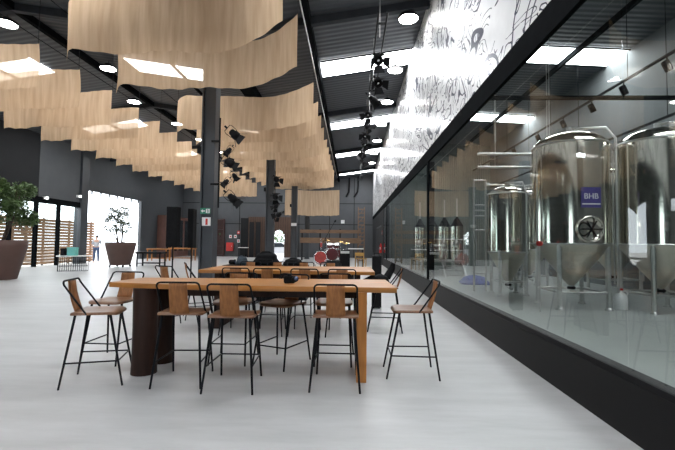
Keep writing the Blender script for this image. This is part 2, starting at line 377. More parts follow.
# wall with the glass front of the brewery
YE = 24.0
struct(MB().box(XG, XG + .22, Y0, YE, 0, .385).build('baseboard_right', M['blackplinth']))
struct(MB().box(XG + .005, XG + .12, Y0, YE, .385, .43).build('trim_4', M['black']))
struct(MB().box(XG - .005, XG + .05, Y0, Y1, 3.33, 3.63).build('trim_5', M['beam']))
struct(MB().box(XG, XG + .1, Y0, Y1, 3.63, 7.62).build('wall_mural', M['mural']))
struct(MB().box(XG, XG + .15, YE, Y1, 0, 3.33).build('wall_right', M['walldark']))
ws = MB()
for y in (25.6, 26.9, 28.6, 30.2): ws.box(XG - .012, XG + .01, y - .04, y + .04, 0, 2.4)
ws.box(XG - .012, XG + .01, 25.6, 30.2, 2.36, 2.44); struct(ws.build('door_3', M['wall']))
seams = [Y0, -7.2, -2.2, 2.9, 7.9, 10.15, 16.2, 22.0, YE]
for a, b in zip(seams[:-1], seams[1:]):
    wn_i[0] += 1
    g = struct(MB().box(XG + .015, XG + .018, a + .004, b - .004, .43, 3.33).build('window_%d' % wn_i[0], M['glass']))
for y, w_ in ((-2.2, .0), (10.2, .13), (22.0, .16)):
    if w_: struct(MB().box(XG - .004, XG + .16, y - w_ / 2, y + w_ / 2, .43, 3.33).build('window_post', M['beam']))
# brewery shell
struct(MB().box(XB, XB + .2, Y0, 25.4, 0, 7.6).build('wall_brewery', M['wallbrew']))
struct(MB().box(XG + .1, XB, 25.0, 25.2, 0, 7.6).build('wall_brewery', M['wallbrewrib']))
struct(MB().box(XG + .1, XB, Y0 - .2, Y0, 0, 7.6).build('wall_brewery', M['wallbrew']))
# wall behind the camera; its wide opening is added to let sky light in
wf = MB(); wf.box(XL - .2, -8.5, Y0 - .2, Y0, 0, 7.5); wf.box(-4., XG + .2, Y0 - .2, Y0, 0, 7.5); wf.box(-8.5, -4., Y0 - .2, Y0, 3.6, 7.5)
struct(wf.build('wall_front', M['wall']))

# ------------------------------------------------------------------ columns
for k, y in enumerate(col_y[1:]):
    zt = zroof(XV) - .3
    nth = ['steel column at the end of the tables with exit and fire signs on it', 'steel column with four stage lamps facing the tables', 'third steel column back, by the stage, small white sign on it', 'fourth steel column back, standing by the rear wall'][k]
    c = thing('steel_column', 'dark grey ' + nth, 'column', (XV - (.05 if k == 0 else 0), y, 0), 0, 'steel columns down the hall')
    h = MB(); h.box(-.17, -.13, -.17, .17, 0, zt); h.box(.13, .17, -.17, .17, 0, zt); h.box(-.13, .13, -.09, -.07, 0, zt)
    h.box(-.13, .13, .07, .09, 0, zt); h.build('shaft', M['column'], c)
    MB().box(-.24, .24, -.24, .24, 0, .025).build('base_plate', M['column'], c)
    MB().box(-.2, .2, -.2, .2, zt - .35, zt).build('capital', M['column'], c)
    MB().rbox(-.26, -.17, -.2, .02, 3.45, 3.62, .01).build('bracket', M['black'], c)

# ------------------------------------------------------------------ hanging cloths
def plan(shift, t):
    if shift == 0: return .06 * math.sin(t * 5)
    if shift < 1: return shift * t ** 2
    q = min(1, t / .36); e = max(0, (t - .9) / .1)
    return shift * (.66 * (1 - (1 - q) ** 2) + .34 * e ** 1.3)
def banner(xr, xl, d, shift, zt, zb, seed, n=48, m=8):
    rnd = random.Random(seed); b = MB(); vs = []; sg = (.05 if shift > 1 else .02) + rnd.random() * .05; ph = rnd.random() * 6; c0 = rnd.random() * .06
    for i in range(n + 1):
        t = i / n
        x = xr + (xl - xr) * t; y = d + plan(shift, t) + .04 * math.sin(t * 13 + ph)
        if t > .96 and shift < 1: y += (t - .96) * 4
        s = -sg * math.sin(PI * min(1, t * 1.12)) if t < .9 else sg * .15 * (t - .9) * -10
        hem = .012 * math.sin(t * 60 + ph) + .02 * math.sin(t * 17 + ph)
        for j in range(m + 1):
            q = j / m; z = zt + (zb - zt) * q + s * (1 - .25 * q)
            if j == m: z += hem
            bul = .05 * math.sin(q * PI) * math.sin(t * 8 + ph) + .012 * math.sin(t * 70 + 3 * q)
            vs.append((x - xr, y - d + bul, z - zb))
    fs = [(i*(m+1)+j, (i+1)*(m+1)+j, (i+1)*(m+1)+j+1, i*(m+1)+j+1) for i in range(n) for j in range(m)]
    b.add(vs, fs, True); return b
ORD = ['first', 'second', 'third', 'fourth', 'fifth', 'sixth', 'seventh', 'eighth', 'ninth', 'tenth', 'eleventh', 'twelfth', 'thirteenth', 'fourteenth', 'fifteenth', 'sixteenth']
ZT, ZB = H + 4.5, H + 3.46
rd = [6.21, 7.87, 11.29, 12.83, 14.28, 15.8, 17.6, 19.1, 20.6, 22.1, 23.6, 25.1]
def hang(name_label, xr, xl, d, sh, seed, group, zt=ZT, zb=ZB, loc=None):
    t = thing('hanging_cloth', name_label, 'banner', (xr, d, zb), 0, group)
    banner(xr, xl, d, sh, zt, zb, seed).build('cloth', M['cloth'], t)
    for x, y in ((0, 0), (xl - xr, plan(sh, 1))): MB().tube([(x, y, zt - zb - .02), (x, y, zroof(xr + x) - zb - .02)], .006, 5).build('hanging_wire', M['black'], t)
    return t
for i, d in enumerate(rd): hang('beige burlap hanging cloth, %s from the front in the row over the tables' % ORD[i], -1.09, -5.58, d, 1.5, i + 1, 'beige cloths over the tables')
ld = [8.97, 10.37, 11.9, 13.45, 15.0, 16.5, 18.0, 19.5, 21.1, 22.7, 24.3, 25.9, 27.5, 29.2, 30.8]
for i, d in enumerate(ld): hang('beige burlap hanging cloth, %s from the front in the row by the windows' % ORD[i], -7.2, -11.0, d, .45, i + 31, 'beige cloths by the window side')
hang('lone beige burlap cloth hung low before the rear wall above the stage', -.9, -5.0, 30.5, .0, 77, 'beige cloths over the tables', 5.25, 3.35)
for k, (x, lab) in enumerate(((-1.0, 'thin steel cable along the mural-side ends of the cloths over the tables'), (-7.1, 'thin steel cable along the inner ends of the cloths by the windows'), (-5.72, 'thin steel cable along the far ends of the cloths over the tables'))):
    tag(MB().tube([(x, 5.2, ZT + .03), (x, 28.5, ZT + .03)], .009 if k else .013, 6).build('hanging_cable', M['beam' if k else 'steeldull']), lab, 'cable')

# ------------------------------------------------------------------ round lamps
lp = [(1.4, 10.2), (1.4, 13.3), (1.4, 16.35), (1.4, 19.5), (1.4, 22.6), (1.4, 25.8), (1.4, 28.9)]
ll = [(-8.45, 7.2), (-9.15, 10.3), (-8.1, 13.1), (-8.95, 16.3), (-8.5, 19.4), (-8.5, 22.5), (-8.5, 25.6)]
def lamp(x, y, lab, grp):
    t = thing('high_bay_lamp', lab, 'lamp', (x, y, 7.0), 0, grp)
    MB().lathe([(.245, -.015), (.26, 0), (.26, .04), (.12, .09), (.1, .14), (.05, .16)], 24).build('housing', M['black'], t)
    MB().lathe([(.0, -.022), (.235, -.022), (.24, -.012)], 24).build('diffuser', M['lamp'], t)
    MB().tube([(0, 0, .15), (0, 0, zroof(x) - 7.0 - .01)], .008, 6).build('cord', M['black'], t)
for i, (x, y) in enumerate(lp): lamp(x, y, 'round white high bay lamp beside the mural wall, %s from the front' % ORD[i], 'round lamps by the mural')
for i, (x, y) in enumerate(ll): lamp(x, y, 'round white high bay lamp between the two rows of cloths, %s from the front' % ORD[i], 'round lamps between the cloth rows')

# ------------------------------------------------------------------ stools
def make_stool():
    t = thing('bar_stool', 'x', 'stool', (0, 0, 0), 0, 'wood and black steel bar stools')
    # seat: rounded plywood, slight dish and rolled front
    poly = []
    w2, yb, yf, r = .205, -.205, .205, .085
    for cx, cy, a0, rr in ((w2 - r, yf - r, 0, r), (-w2 + r, yf - r, 90, r), (-w2 + .03, yb + .03, 180, .03), (w2 - .03, yb + .03, 270, .03)):
        for k in range(6):
            a = R(a0 + 18 * k); poly.append((cx + rr * math.cos(a), cy + rr * math.sin(a)))
    n = len(poly); vs = []; fs = []
    rings = [(1., .652), (1., .668), (.975, .674), (.7, .670), (.35, .667)]
    for s_, z in rings:
        for (x, y) in poly: vs.append((x * s_, y * s_, z - (.012 * max(0, (y * s_ - .1) / .1) ** 2 if y > .1 else 0)))
    for i in range(len(rings) - 1):
        for k in range(n): fs.append((i*n+k, i*n+(k+1) % n, (i+1)*n+(k+1) % n, (i+1)*n+k))
    b = MB(); b.add(vs, fs, True); b.add(vs[:n][::-1], [tuple(range(n))]); b.add(vs[-n:], [tuple(range(n))])
    b.build('seat', M['seat'], t)
    # backrest panel
    b = MB(); vs = []
    for i in range(9):
        q = i / 8; z = .66 + .292 * q; y = -.195 - .075 * q - .012 * math.sin(PI * q); hw = .086 - .008 * q
        for x, dy in ((-hw, .008), (-hw * .5, 0), (0, -.003), (hw * .5, 0), (hw, .008)): vs.append((x, y + dy, z))
        for x, dy in ((hw, -.004), (hw * .5, -.012), (0, -.015), (-hw * .5, -.012), (-hw, -.004)): vs.append((x, y + dy, z))
    fs = [tuple(range(9, -1, -1)), tuple(range(80, 90))]
    for i in range(8):
        for k in range(10): fs.append((i*10+k, i*10+(k+1) % 10, i*10+10+(k+1) % 10, i*10+10+k))
    b.add(vs, fs, True).build('backrest', M['back'], t)
    # tube frame of the back
    pts = [(-.2, -.055, .655), (-.196, -.085, .69)]
    A = Vector((-.188, -.262, .925)); pts += [tuple(A)]
    for k in range(1, 6):
        a = R(90 * k / 6); pts.append((-.188 + .035 * (1 - math.cos(a)), -.262 - .012 * math.sin(a), .925 + .035 * math.sin(a)))
    pts += [(-.15, -.275, .961)]
    pts = pts + [(-x, y, z) for x, y, z in pts[::-1]]
    MB().tube(pts, .009, 8).build('back_frame', M['frame'], t)
    # legs
    for sx in (-1, 1):
        MB().tube([(sx * .165, -.165, .652), (sx * .22, -.265, 0)], [.0125, .0095], 8).build('leg', M['frame'], t)
        MB().tube([(sx * .165, .14, .652), (sx * .195, .275, 0)], [.0125, .0095], 8).build('leg', M['frame'], t)
    def at(a, b, z): q = 1 - z / .652; return tuple(a[i] + (b[i] - a[i]) * q for i in range(3))
    rl = {s: ((s * .165, -.165, .652), (s * .22, -.265, 0)) for s in (-1, 1)}; fl = {s: ((s * .165, .14, .652), (s * .195, .275, 0)) for s in (-1, 1)}
    for s in (-1, 1): MB().tube([at(*rl[s], .225), at(*fl[s], .225)], .0075, 6).build('footrest_bar', M['frame'], t)
    MB().tube([at(*fl[-1], .225), at(*fl[1], .225)], .0075, 6).build('footrest_bar', M['frame'], t)
    return t
stool0 = make_stool(); used = [False]
def stool(x, y, deg, lab):
    # deg: heading of the sitter, 0 = +Y
    o = stool0 if not used[0] else copy_tree(stool0); used[0] = True
    o.location = (x, y, 0); o.rotation_euler = (0, 0, R(deg)); o.scale = (1, .93, .972); o['label'] = lab
def head(dx, dy): return math.degrees(math.atan2(-dx, dy))
stool(-.13, 3.85, 0, 'wooden bar stool, back to us, before the pale end leg of the front table')
stool(-1.05, 3.76, 1, 'wooden bar stool, back to us, middle one along the near side of the front table')
stool(-1.55, 3.86, 4, 'wooden bar stool, back to us, overlapping the dark round legs of the front table')
stool(-2.34, 3.80, head(.93, .25), 'wooden bar stool on its own at the log leg end of the front table')
stool(.61, 4.2, 90, 'wooden bar stool beside the brewery glass, facing the end of the front table')
stool(-2.6, 4.47, 178, 'wooden bar stool facing us from behind the log leg end of the front table')
stool(-1.29, 4.56, 180, 'wooden bar stool facing us across the front table, behind the middle stool')
stool(-.74, 4.47, head(-.4, -.92), 'wooden bar stool turned askew across the front table, under the small camera')
stool(-.18, 4.6, 180, 'wooden bar stool facing us across the front table, nearest its pale leg')
stool(-2.62, 6.15, head(.45, .9), 'wooden bar stool at the column end of the rear table, the nearer of two')
stool(-2.58, 7.0, head(.9, .45), 'wooden bar stool at the column end of the rear table, beside the column')
for x, nm in ((-1.6, 'first from the column'), (-1.16, 'second from the column'), (-.64, 'third from the column'), (-.12, 'fourth from the column')):
    stool(x, 5.92, 0, 'wooden bar stool on the near side of the rear table, ' + nm)
for x, nm in ((-1.86, 'first from the column'), (-1.36, 'second from the column'), (-.87, 'third from the column'), (-.37, 'fourth from the column')):
    stool(x, 7.35, 180, 'wooden bar stool on the far side of the rear table, ' + nm)
stool(.52, 6.25, head(-1, .06), 'wooden bar stool with a black jacket on it at the rear table end')

# ------------------------------------------------------------------ tables
def top_mesh(poly, z0, z1, seed):
    rnd = random.Random(seed); return MB().prism(poly, z0, z1)
t = thing('slab_table', 'long high wooden slab table in front, on two dark logs and a pale plank leg', 'table', (-1., 4.3, 0), 0, 'long slab tables')
fr = [atZ(*p, .885) for p in ((109, 282), (150, 283.6), (200, 285), (255, 285.9), (310, 286.5), (360, 287.2), (397, 287.9))]
poly = [(p.x + 1., p.y - 4.3) for p in fr] + [(.4 + 1., 4.74 - 4.3), (-1. + 1., 4.67 - 4.3), (-2.36 + 1., 4.58 - 4.3)]
MB().prism(poly, .835, .885).build('tabletop', M['table'], t, .006)
MB().box(1.06, 1.155, -.42, .32, 0, .835).build('leg', M['tleg'], t, .004)
for y in (-.26, .13): MB().lathe([(.122, 0), (.118, .1), (.115, .45), (.12, .835)], 24, (-1.03, y, 0)).build('leg', M['darkwood'], t)
MB().box(-.9, 1.06, -.04, .04, .73, .835).build('apron', M['darkwood'], t)
t = thing('slab_table', 'long high wooden slab table standing behind the front one', 'table', (-.95, 6.5, 0), 0, 'long slab tables')
MB().prism([(-1.29, -.52), (1.3, -.5), (1.3, .75), (-1.29, .5)], .835, .885).build('tabletop', M['table'], t, .006)
for x in (-1.05, 1.05): MB().box(x - .045, x + .045, -.38, .4, 0, .835).build('leg', M['darkwood'], t, .004)
MB().box(-1., 1., -.04, .04, .73, .835).build('apron', M['darkwood'], t)

# things on and around the tables
p = atZ(290.3, 283.2, .885)
t = thing('camera', 'small black camera lying on the front table', 'camera', (p.x, p.y, .886), R(15))
MB().rbox(-.065, .045, -.03, .03, 0, .075, .012).build('body', M['bag'], t)
MB().rbox(-.03, .012, -.022, .022, .07, .095, .008).build('viewfinder', M['bag'], t)
MB().lathe([(.03, 0), (.03, .05), (.027, .055)], 20, (.035, -.035, .038), Matrix.Rotation(R(75), 3, 'X') @ Matrix.Rotation(R(12), 3, 'Y')).build('lens', M['black'], t)
MB().lathe([(.0, 0), (.02, 0), (.02, .003), (.0, .004)], 20, (.035 + .012, -.09, .053), Matrix.Rotation(R(75), 3, 'X') @ Matrix.Rotation(R(12), 3, 'Y')).build('lens_glass', M['lens'], t)
RX_ = Matrix.Rotation(R(90), 3, 'X')
def bagmesh(w, d, h, seed, n=14):
    rnd = random.Random(seed); b = MB(); vs = []; N_ = 20
    for i in range(n + 1):
        q = i / n; s = (1 - q ** 3.2) ** .55 if q < 1 else .03; s = s * (.93 + .07 * math.sin(q * 9)); s = max(s, .03)
        for k in range(N_):
            a = 2 * PI * k / N_; c, s2 = math.cos(a), math.sin(a)
            e = .6; x = math.copysign(abs(c) ** e, c) * w / 2 * s; y = math.copysign(abs(s2) ** e, s2) * d / 2 * s
            wv = 1 + .05 * math.sin(3 * a + seed + q * 4) + .03 * math.sin(7 * a + seed * 2)
            vs.append((x * wv, y * wv, h * q * (1 + .06 * math.sin(2 * a + seed))))
    fs = [(i*N_+k, i*N_+(k+1) % N_, i*N_+N_+(k+1) % N_, i*N_+N_+k) for i in range(n) for k in range(N_)]
    b.add(vs, fs, True); b.add(vs[:N_][::-1], [tuple(range(N_))]); b.add(vs[-N_:], [tuple(range(N_))]); return b
def bag(name, lab, cat, x, y, z, w, d, h, m, seed, rz=0):
    t = thing(name, lab, cat, (x, y, z), rz)
    bagmesh(w, d, h, seed).build('body', m, t)
    MB().tube([(-w * .3, -d * .2, h * .75), (-w * .15, -d * .1, h * 1.03), (w * .1, -d * .1, h * 1.05), (w * .25, -d * .15, h * .8)], .012, 6).build('strap', M['bag'], t)
    MB().rbox(-w * .28, w * .28, -d * .56, -d * .38, h * .12, h * .5, .02).build('pocket', m, t)
for px0, px1, lab in ((226, 249, 'black flight case behind the rear table, carrying the blue-grey bag and a lens'), (250.5, 281, 'black flight case behind the rear table, carrying the large black backpack'), (282.5, 308, 'black flight case behind the rear table, carrying the flat black gear bag')):
    A, B = atY(px0, 266, 8.9).x, atY(px1, 266, 8.9).x; w_ = (B - A) / 2; t = thing('flight_case', lab, 'case', ((A + B) / 2, 8.9, 0), 0, 'flight cases behind the rear table')
    MB().rbox(-w_, w_, -.3, .3, .06, .56, .02).build('body', M['amp'], t); MB().rbox(-w_, w_, -.3, .3, .565, .8, .02).build('lid', M['amp'], t)
    for x in (-w_ + .08, w_ - .08):
        for y in (-.22, .22): MB().lathe([(.03, -.015), (.032, 0), (.03, .015)], 12, (x, y, .032), RX_).build('caster', M['black'], t)
        MB().box(x - .03, x + .03, -.31, -.3, .5, .62).build('latch', M['chrome'], t)
p = atY(266.5, 266, 8.85); bag('backpack', 'large black backpack slumped on the middle flight case', 'bag', p.x, 8.88, .801, .58, .4, .28, M['bag'], 2)
p = atY(241.5, 266, 8.85); bag('camera_bag', 'blue-grey soft camera bag on the flight case by the first column', 'bag', p.x, 8.88, .801, .26, .26, .2, M['baggrey'], 5)
p = atY(293.5, 266, 8.85); bag('equipment_bag', 'flat black gear bag on the flight case right of the large backpack', 'bag', p.x, 8.88, .801, .46, .34, .15, M['bag'], 8)
p = atY(229, 267, 8.75); t = thing('camera_lens', 'black camera lens lying beside the blue-grey bag on the flight case', 'lens', (p.x - .03, 8.85, .802))
MB().lathe([(.035, 0), (.05, .02), (.05, .1), (.058, .11), (.058, .14)], 16, (0, 0, .059), Matrix.Rotation(R(90), 3, 'Y')).build('barrel', M['black'], t)
MB().lathe([(.0, 0), (.045, .0), (.045, .004), (.0, .005)], 16, (.138, 0, .059), Matrix.Rotation(R(90), 3, 'Y')).build('front_glass', M['lens'], t)
# jacket over the seat of the end stool
t = thing('jacket', 'black jacket heaped on the stool at the end of the rear table', 'jacket', (.45, 6.22, .667))
bagmesh(.3, .3, .17, 11).build('body', M['bag'], t)
sl = MB().tube([(-.1, -.1, .12), (-.22, -.16, .06), (-.27, -.2, -.1), (-.25, -.22, -.26)], [.06, .065, .06, .045], 10); sl.build('sleeve', M['bag'], t)
MB().tube([(.1, .05, .12), (.18, .1, .25), (.2, .08, .33)], [.06, .05, .03], 10).build('collar', M['bag'], t)
t = thing('equipment_case', 'tall narrow black case standing behind the end of the rear table', 'case', (.52, 8.3, 0))
MB().rbox(-.09, .09, -.14, .14, 0.03, 1.05, .015).build('body', M['amp'], t); MB().tube([(-.05, 0, 1.05), (-.05, 0, 1.1), (.05, 0, 1.1), (.05, 0, 1.05)], .01, 6).build('handle', M['black'], t)
for sx in (-1, 1): MB().lathe([(.02, 0), (.025, .03)], 10, (sx * .06, 0, 0)).build('foot', M['black'], t)

# ------------------------------------------------------------------ stage lights
def make_light(lab):
    t = thing('stage_spotlight', lab, 'light', (0, 0, 0), 0, 'black theatre lamps')
    # axis of the beam: -Z
    MB().lathe([(.04, .14), (.085, .11), (.1, .03), (.125, .01), (.125, -.13), (.12, -.13), (.1, -.1), (.0, -.09)], 18).build('housing', M['black'], t)
    MB().lathe([(.0, -.096), (.082, -.112), (.0, -.118)], 18).build('lens', M['chrome'], t)
    for k in range(4):
        Rz = Matrix.Rotation(k * PI / 2, 3, 'Z'); b = MB()
        vs = [Vector((.118, -.1, -.13)), Vector((.118, .1, -.13)), Vector((.25, .15, -.27)), Vector((.25, -.15, -.27))]
        vs += [v + Vector((.004, 0, .002)) for v in vs]
        b.add([Rz @ v for v in vs], [(0, 1, 2, 3), (7, 6, 5, 4), (0, 4, 5, 1), (1, 5, 6, 2), (2, 6, 7, 3), (3, 7, 4, 0)]); b.build('barn_door', M['black'], t)
    MB().tube([(.13, 0, .0), (.14, 0, .17), (.11, 0, .24), (-.11, 0, .24), (-.14, 0, .17), (-.13, 0, .0)], .011, 6).build('yoke', M['black'], t)
    MB().tube([(0, 0, .23), (0, 0, .33)], .028, 8).build('clamp', M['black'], t)
    return t
L0 = make_light('x'); l_used = [False]
def light(loc, rot, sc, lab):
    o = L0 if not l_used[0] else copy_tree(L0); l_used[0] = True
    o.location = loc; o.rotation_euler = [R(a) for a in rot]; o.scale = (sc * .78,) * 3; o['label'] = lab
yp = 9.78
a = atY(220.3, 118, yp); b_ = atY(219, 208, yp)
t = thing('lighting_pole', 'black vertical pipe clamped to the column with the exit sign', 'pole', (a.x, yp, b_.z))
MB().tube([(0, 0, 0), (0, 0, a.z - b_.z)], .022, 8).build('pipe', M['black'], t)
for z in (.55, 1.6): MB().box(-.2, .01, -.02, .02, z, z + .05).build('bracket', M['black'], t)
DY = [0, .0, -.22, .12, -.1, .0]
for (px, py, sc, rot, lab) in ((234, 134, 1.1, (25, -50, 0), 'topmost and largest lamp on the pipe by the exit-sign column'), (229, 150.5, .68, (0, 35, 20), 'second lamp down on the pipe by the exit-sign column'),
        (232, 164.5, 1.0, (20, -60, 0), 'third lamp down on the pipe by the exit-sign column, barn doors out'), (233, 175, .62, (10, -35, 0), 'fourth lamp down on the pipe by the exit-sign column'),
        (227.5, 182.5, .66, (0, 40, 20), 'fifth lamp down on the pipe by the exit-sign column'), (232, 198, 1.05, (20, -48, 10), 'lowest lamp on the pipe by the exit-sign column')):
    p = atY(px, py, yp - .02); p.y += DY.pop(0); light(p, rot, sc, 'black stage light, ' + lab)
for (px, py, sc, rot, lab) in ((276, 179, 1.2, (72, 0, -8), 'top one on the second column'), (274.8, 196.5, 1.3, (75, 0, -5), 'second one down on the second column'), (276.3, 206, .9, (60, 0, 40), 'third one down on the second column'), (279, 214.5, 1.1, (65, 0, 60), 'lowest one on the second column')):
    p = atY(px, py, 16.66); light(p, rot, sc, 'black stage light aimed at the tables, ' + lab)
t = thing('lighting_pole', 'black vertical pipe clamped to the second column', 'pole', (atY(274.5, 200, 17.05).x, 17.1, 2.2))
MB().tube([(0, 0, 0), (0, 0, 2.1)], .022, 8).build('pipe', M['black'], t)
MB().box(-.14, .01, -.02, .155, 1., 1.05).build('bracket', M['black'], t)
# long lighting bar below the roof by the mural
xr = .6
t = thing('lighting_truss', 'long black lighting bar hung below the roof beside the mural', 'truss', (xr, 8.0, 5.9))
for dx, dz in ((-.09, 0), (.09, 0)): MB().tube([(dx, 0, dz), (dx, 22, dz)], .02, 6).build('rail', M['black'], t)
for k in range(9): MB().tube([(0, 1 + k * 2.5, .0), (0, 1 + k * 2.5, zroof(xr) - 5.92)], .007, 5).build('hanging_wire', M['steeldull'], t)
for k in range(12): MB().box(-.1, .1, .4 + k * 1.9, .44 + k * 1.9, -.015, .015).build('crossbar', M['black'], t)
for k in range(10):
    light((xr + random.uniform(-.08, .08), 9.3 + k * 1.35, 5.55), (random.choice((-40, 35, 50)), random.uniform(-40, 40), random.uniform(0, 180)), 1.15, 'black stage light under the long lighting bar, %s from the front' % ORD[k])

# signs on the first column
c1 = Vector((XV, 10, 0)); yf = 9.83
def plate(name, lab, cat, px0, px1, py0, py1, y, m, off=.0):
    a, b = atY(px0, py0, y), atY(px1, py1, y); cx, cz = (a.x + b.x) / 2, (a.z + b.z) / 2; t = thing(name, lab, cat, (cx, y, cz))
    w_, h_ = (b.x - a.x) / 2, (a.z - b.z) / 2
    MB().box(-w_, w_, -.008, 0, -h_, h_).build('panel', m, t); return t, w_, h_
yf = 9.815
t, w_, h_ = plate('exit_sign', 'small green sign with a white arrow on the first column', 'sign', 200.6, 210.2, 208, 214, yf, M['green'])
a = MB(); a.prism([(-w_ * .9, 0), (-w_ * .5, h_ * .55), (-w_ * .5, h_ * .18), (-w_ * .05, h_ * .18), (-w_ * .05, -h_ * .18), (-w_ * .5, -h_ * .18), (-w_ * .5, -h_ * .55)], -.012, -.008, 'y'); a.build('arrow', M['signwhite'], t)
a = MB(); a.box(w_ * .15, w_ * .9, -.012, -.008, -h_ * .7, h_ * .7); a.build('figure_panel', M['signwhite'], t)
a = MB(); a.prism([(w_ * .35, -h_ * .6), (w_ * .5, -h_ * .1), (w_ * .4, h_ * .25), (w_ * .62, h_ * .3), (w_ * .75, -h_ * .1), (w_ * .6, -h_ * .2), (w_ * .7, -h_ * .6), (w_ * .58, -h_ * .6), (w_ * .5, -h_ * .3), (w_ * .45, -h_ * .6)], -.014, -.012, 'y'); a.lathe([(.0, 0), (h_ * .17, 0), (h_ * .17, .003)], 10, (w_ * .53, -.012, h_ * .48), Matrix.Rotation(R(90), 3, 'X')); a.build('running_figure', M['green'], t)
t, w_, h_ = plate('fire_sign', 'red and white fire equipment sign on the first column below the exit sign', 'sign', 202, 210.5, 217.3, 225.8, yf, M['signwhite'])
MB().box(-w_ * .15, w_ * .35, -.012, -.008, -h_ * .8, h_ * .7).build('symbol', M['red'], t)
t, w_, h_ = plate('wall_sign', 'small white sign on the third column', 'sign', 291.2, 296.5, 223, 226, 24.68, M['signwhite'])
# ------------------------------------------------------------------ left side: planters, bench, person
def leaves(n, c, rx, rz, seed, size, nb=13):
    rnd = random.Random(seed); b = MB()
    blobs = [(Vector((rnd.uniform(-.62, .62) * rx, rnd.uniform(-.62, .62) * rx, rnd.uniform(-.65, .7) * rz)), rnd.uniform(.3, .5) * rx * (13 / nb) ** .4) for _ in range(nb)]
    for _ in range(n):
        bc, br = rnd.choice(blobs)
        u = Vector((rnd.gauss(0, 1), rnd.gauss(0, 1), rnd.gauss(0, 1))).normalized() * br * (rnd.random() ** .45)
        p = Vector(c) + bc + Vector((u.x, u.y, u.z * .8))
        Mr = Euler((rnd.uniform(-1, 1), rnd.uniform(-1, 1), rnd.uniform(0, 6.3))).to_matrix(); s = size * rnd.uniform(.6, 1.3)
        vs = [Vector((0, -1, 0)), Vector((.38, -.1, .1)), Vector((.0, 1.0, -.1)), Vector((-.38, -.1, .1))]
        b.add([p + Mr @ (v * s) for v in vs], [(0, 1, 2, 3)])
    return b
def planter(lab, loc, rt_, rb, h, m_leaf, crown_c, rx, rz, nl, seed, lsz, casters):
    t = thing('potted_tree', lab, 'plant', loc)
    MB().lathe([(rb * .98, 0), (rb, .02), (rb + (rt_ - rb) * .45, h * .4), (rt_ * .985, h * .85), (rt_, h), (rt_ - .06, h), (rt_ - .09, h - .1)], 40, (0, 0, .1 if casters else 0)).build('pot', M['planter'], t)
    zb = h + (.1 if casters else 0)
    MB().lathe([(.0, zb - .09), (rt_ - .08, zb - .09), (rt_ - .08, zb - .085), (0, zb - .06)], 30).build('soil', M['soil'], t)
    rnd = random.Random(seed); st = MB()
    for k in range(7):
        a = rnd.uniform(0, 6.3); q = Vector((math.cos(a), math.sin(a), 0)); e = Vector(crown_c) + q * rx * rnd.uniform(.2, .75) + Vector((0, 0, rnd.uniform(-.3, .5) * rz))
        s = q * .12 + Vector((0, 0, zb - .1)); mid = s.lerp(e, .5) + q * .05
        st.tube([s, mid, e], [.03, .022, .008], 6)
    st.build('trunk', M['bark'], t)
    leaves(nl, crown_c, rx, rz, seed, lsz, 45 if casters else 16).build('foliage', m_leaf, t)
    if casters:
        for k in range(4):
            a = PI / 4 + k * PI / 2
            MB().lathe([(.05, -.02), (.055, 0), (.05, .02)], 12, (rb * 1.0 * math.cos(a), rb * 1.0 * math.sin(a), .055), Matrix.Rotation(R(90), 3, 'X')).build('caster', M['black'], t)
    return t
p = atZ(3, 280, 0)
planter('bushy green tree in a wide brown pot standing by the windows', (-11.46, 13.0, 0), .78, .52, 1.27, M['leaf'], (.1, 0, 2.5), 1.08, .8, 5500, 5, .07, False)
planter('sparse grey-green tree in a brown pot on casters, in front of the open doorway', (-11.33, 19.85, 0), .70, .46, 1.12, M['leaf2'], (-.02, 0, 2.3), .82, .95, 2600, 9, .055, True)
# wire bench with boxes
a = atZ(57, 272, 0); b_ = atZ(88, 271.3, 0)
t = thing('wire_table', 'low table of thin wire bars by the windows, boxes on top', 'table', (a.x, a.y, 0), math.atan2(b_.y - a.y, b_.x - a.x))
Lx = (b_ - a).length; wz = .62
fr = MB()
for y in (0, .5):
    for k in range(15): fr.tube([(Lx * k / 14, y, .02), (Lx * k / 14, y, wz)], .007, 5)
    for z in (.02, .22, .42, wz): fr.tube([(0, y, z), (Lx, y, z)], .007, 5)
for x in (0, Lx):
    for k in range(6): fr.tube([(x, .1 * k, .02), (x, .1 * k, wz)], .007, 5)
fr.build('wire_frame', M['frame'], t)
MB().box(-.06, Lx + .12, -.05, .55, wz, wz + .03).build('table_top', M['white'], t)
p = atY(64, 256, a.y + .2)
def small_box(name, lab, px0, px1, py0, y, z, m):
    A, B = atY(px0, py0, y), atY(px1, py0, y); t = thing(name, lab, 'box', ((A.x + B.x) / 2, y, z)); w_ = (B.x - A.x) / 2
    MB().rbox(-w_, w_, -.1, .1, 0, A.z - z, .01).build('body', m, t); MB().rbox(-w_ - .01, w_ + .01, -.11, .11, A.z - z - .05, A.z - z + .01, .01).build('lid', m, t)
yb = (a.y + b_.y) / 2 + .2
small_box('storage_box', 'teal box standing on the wire table by the windows', 68.5, 77, 247.5, yb, .652, M['teal'])
small_box('storage_box', 'dark narrow box standing on the wire table beside the teal box', 62, 66, 248.5, yb, .652, M['bag'])
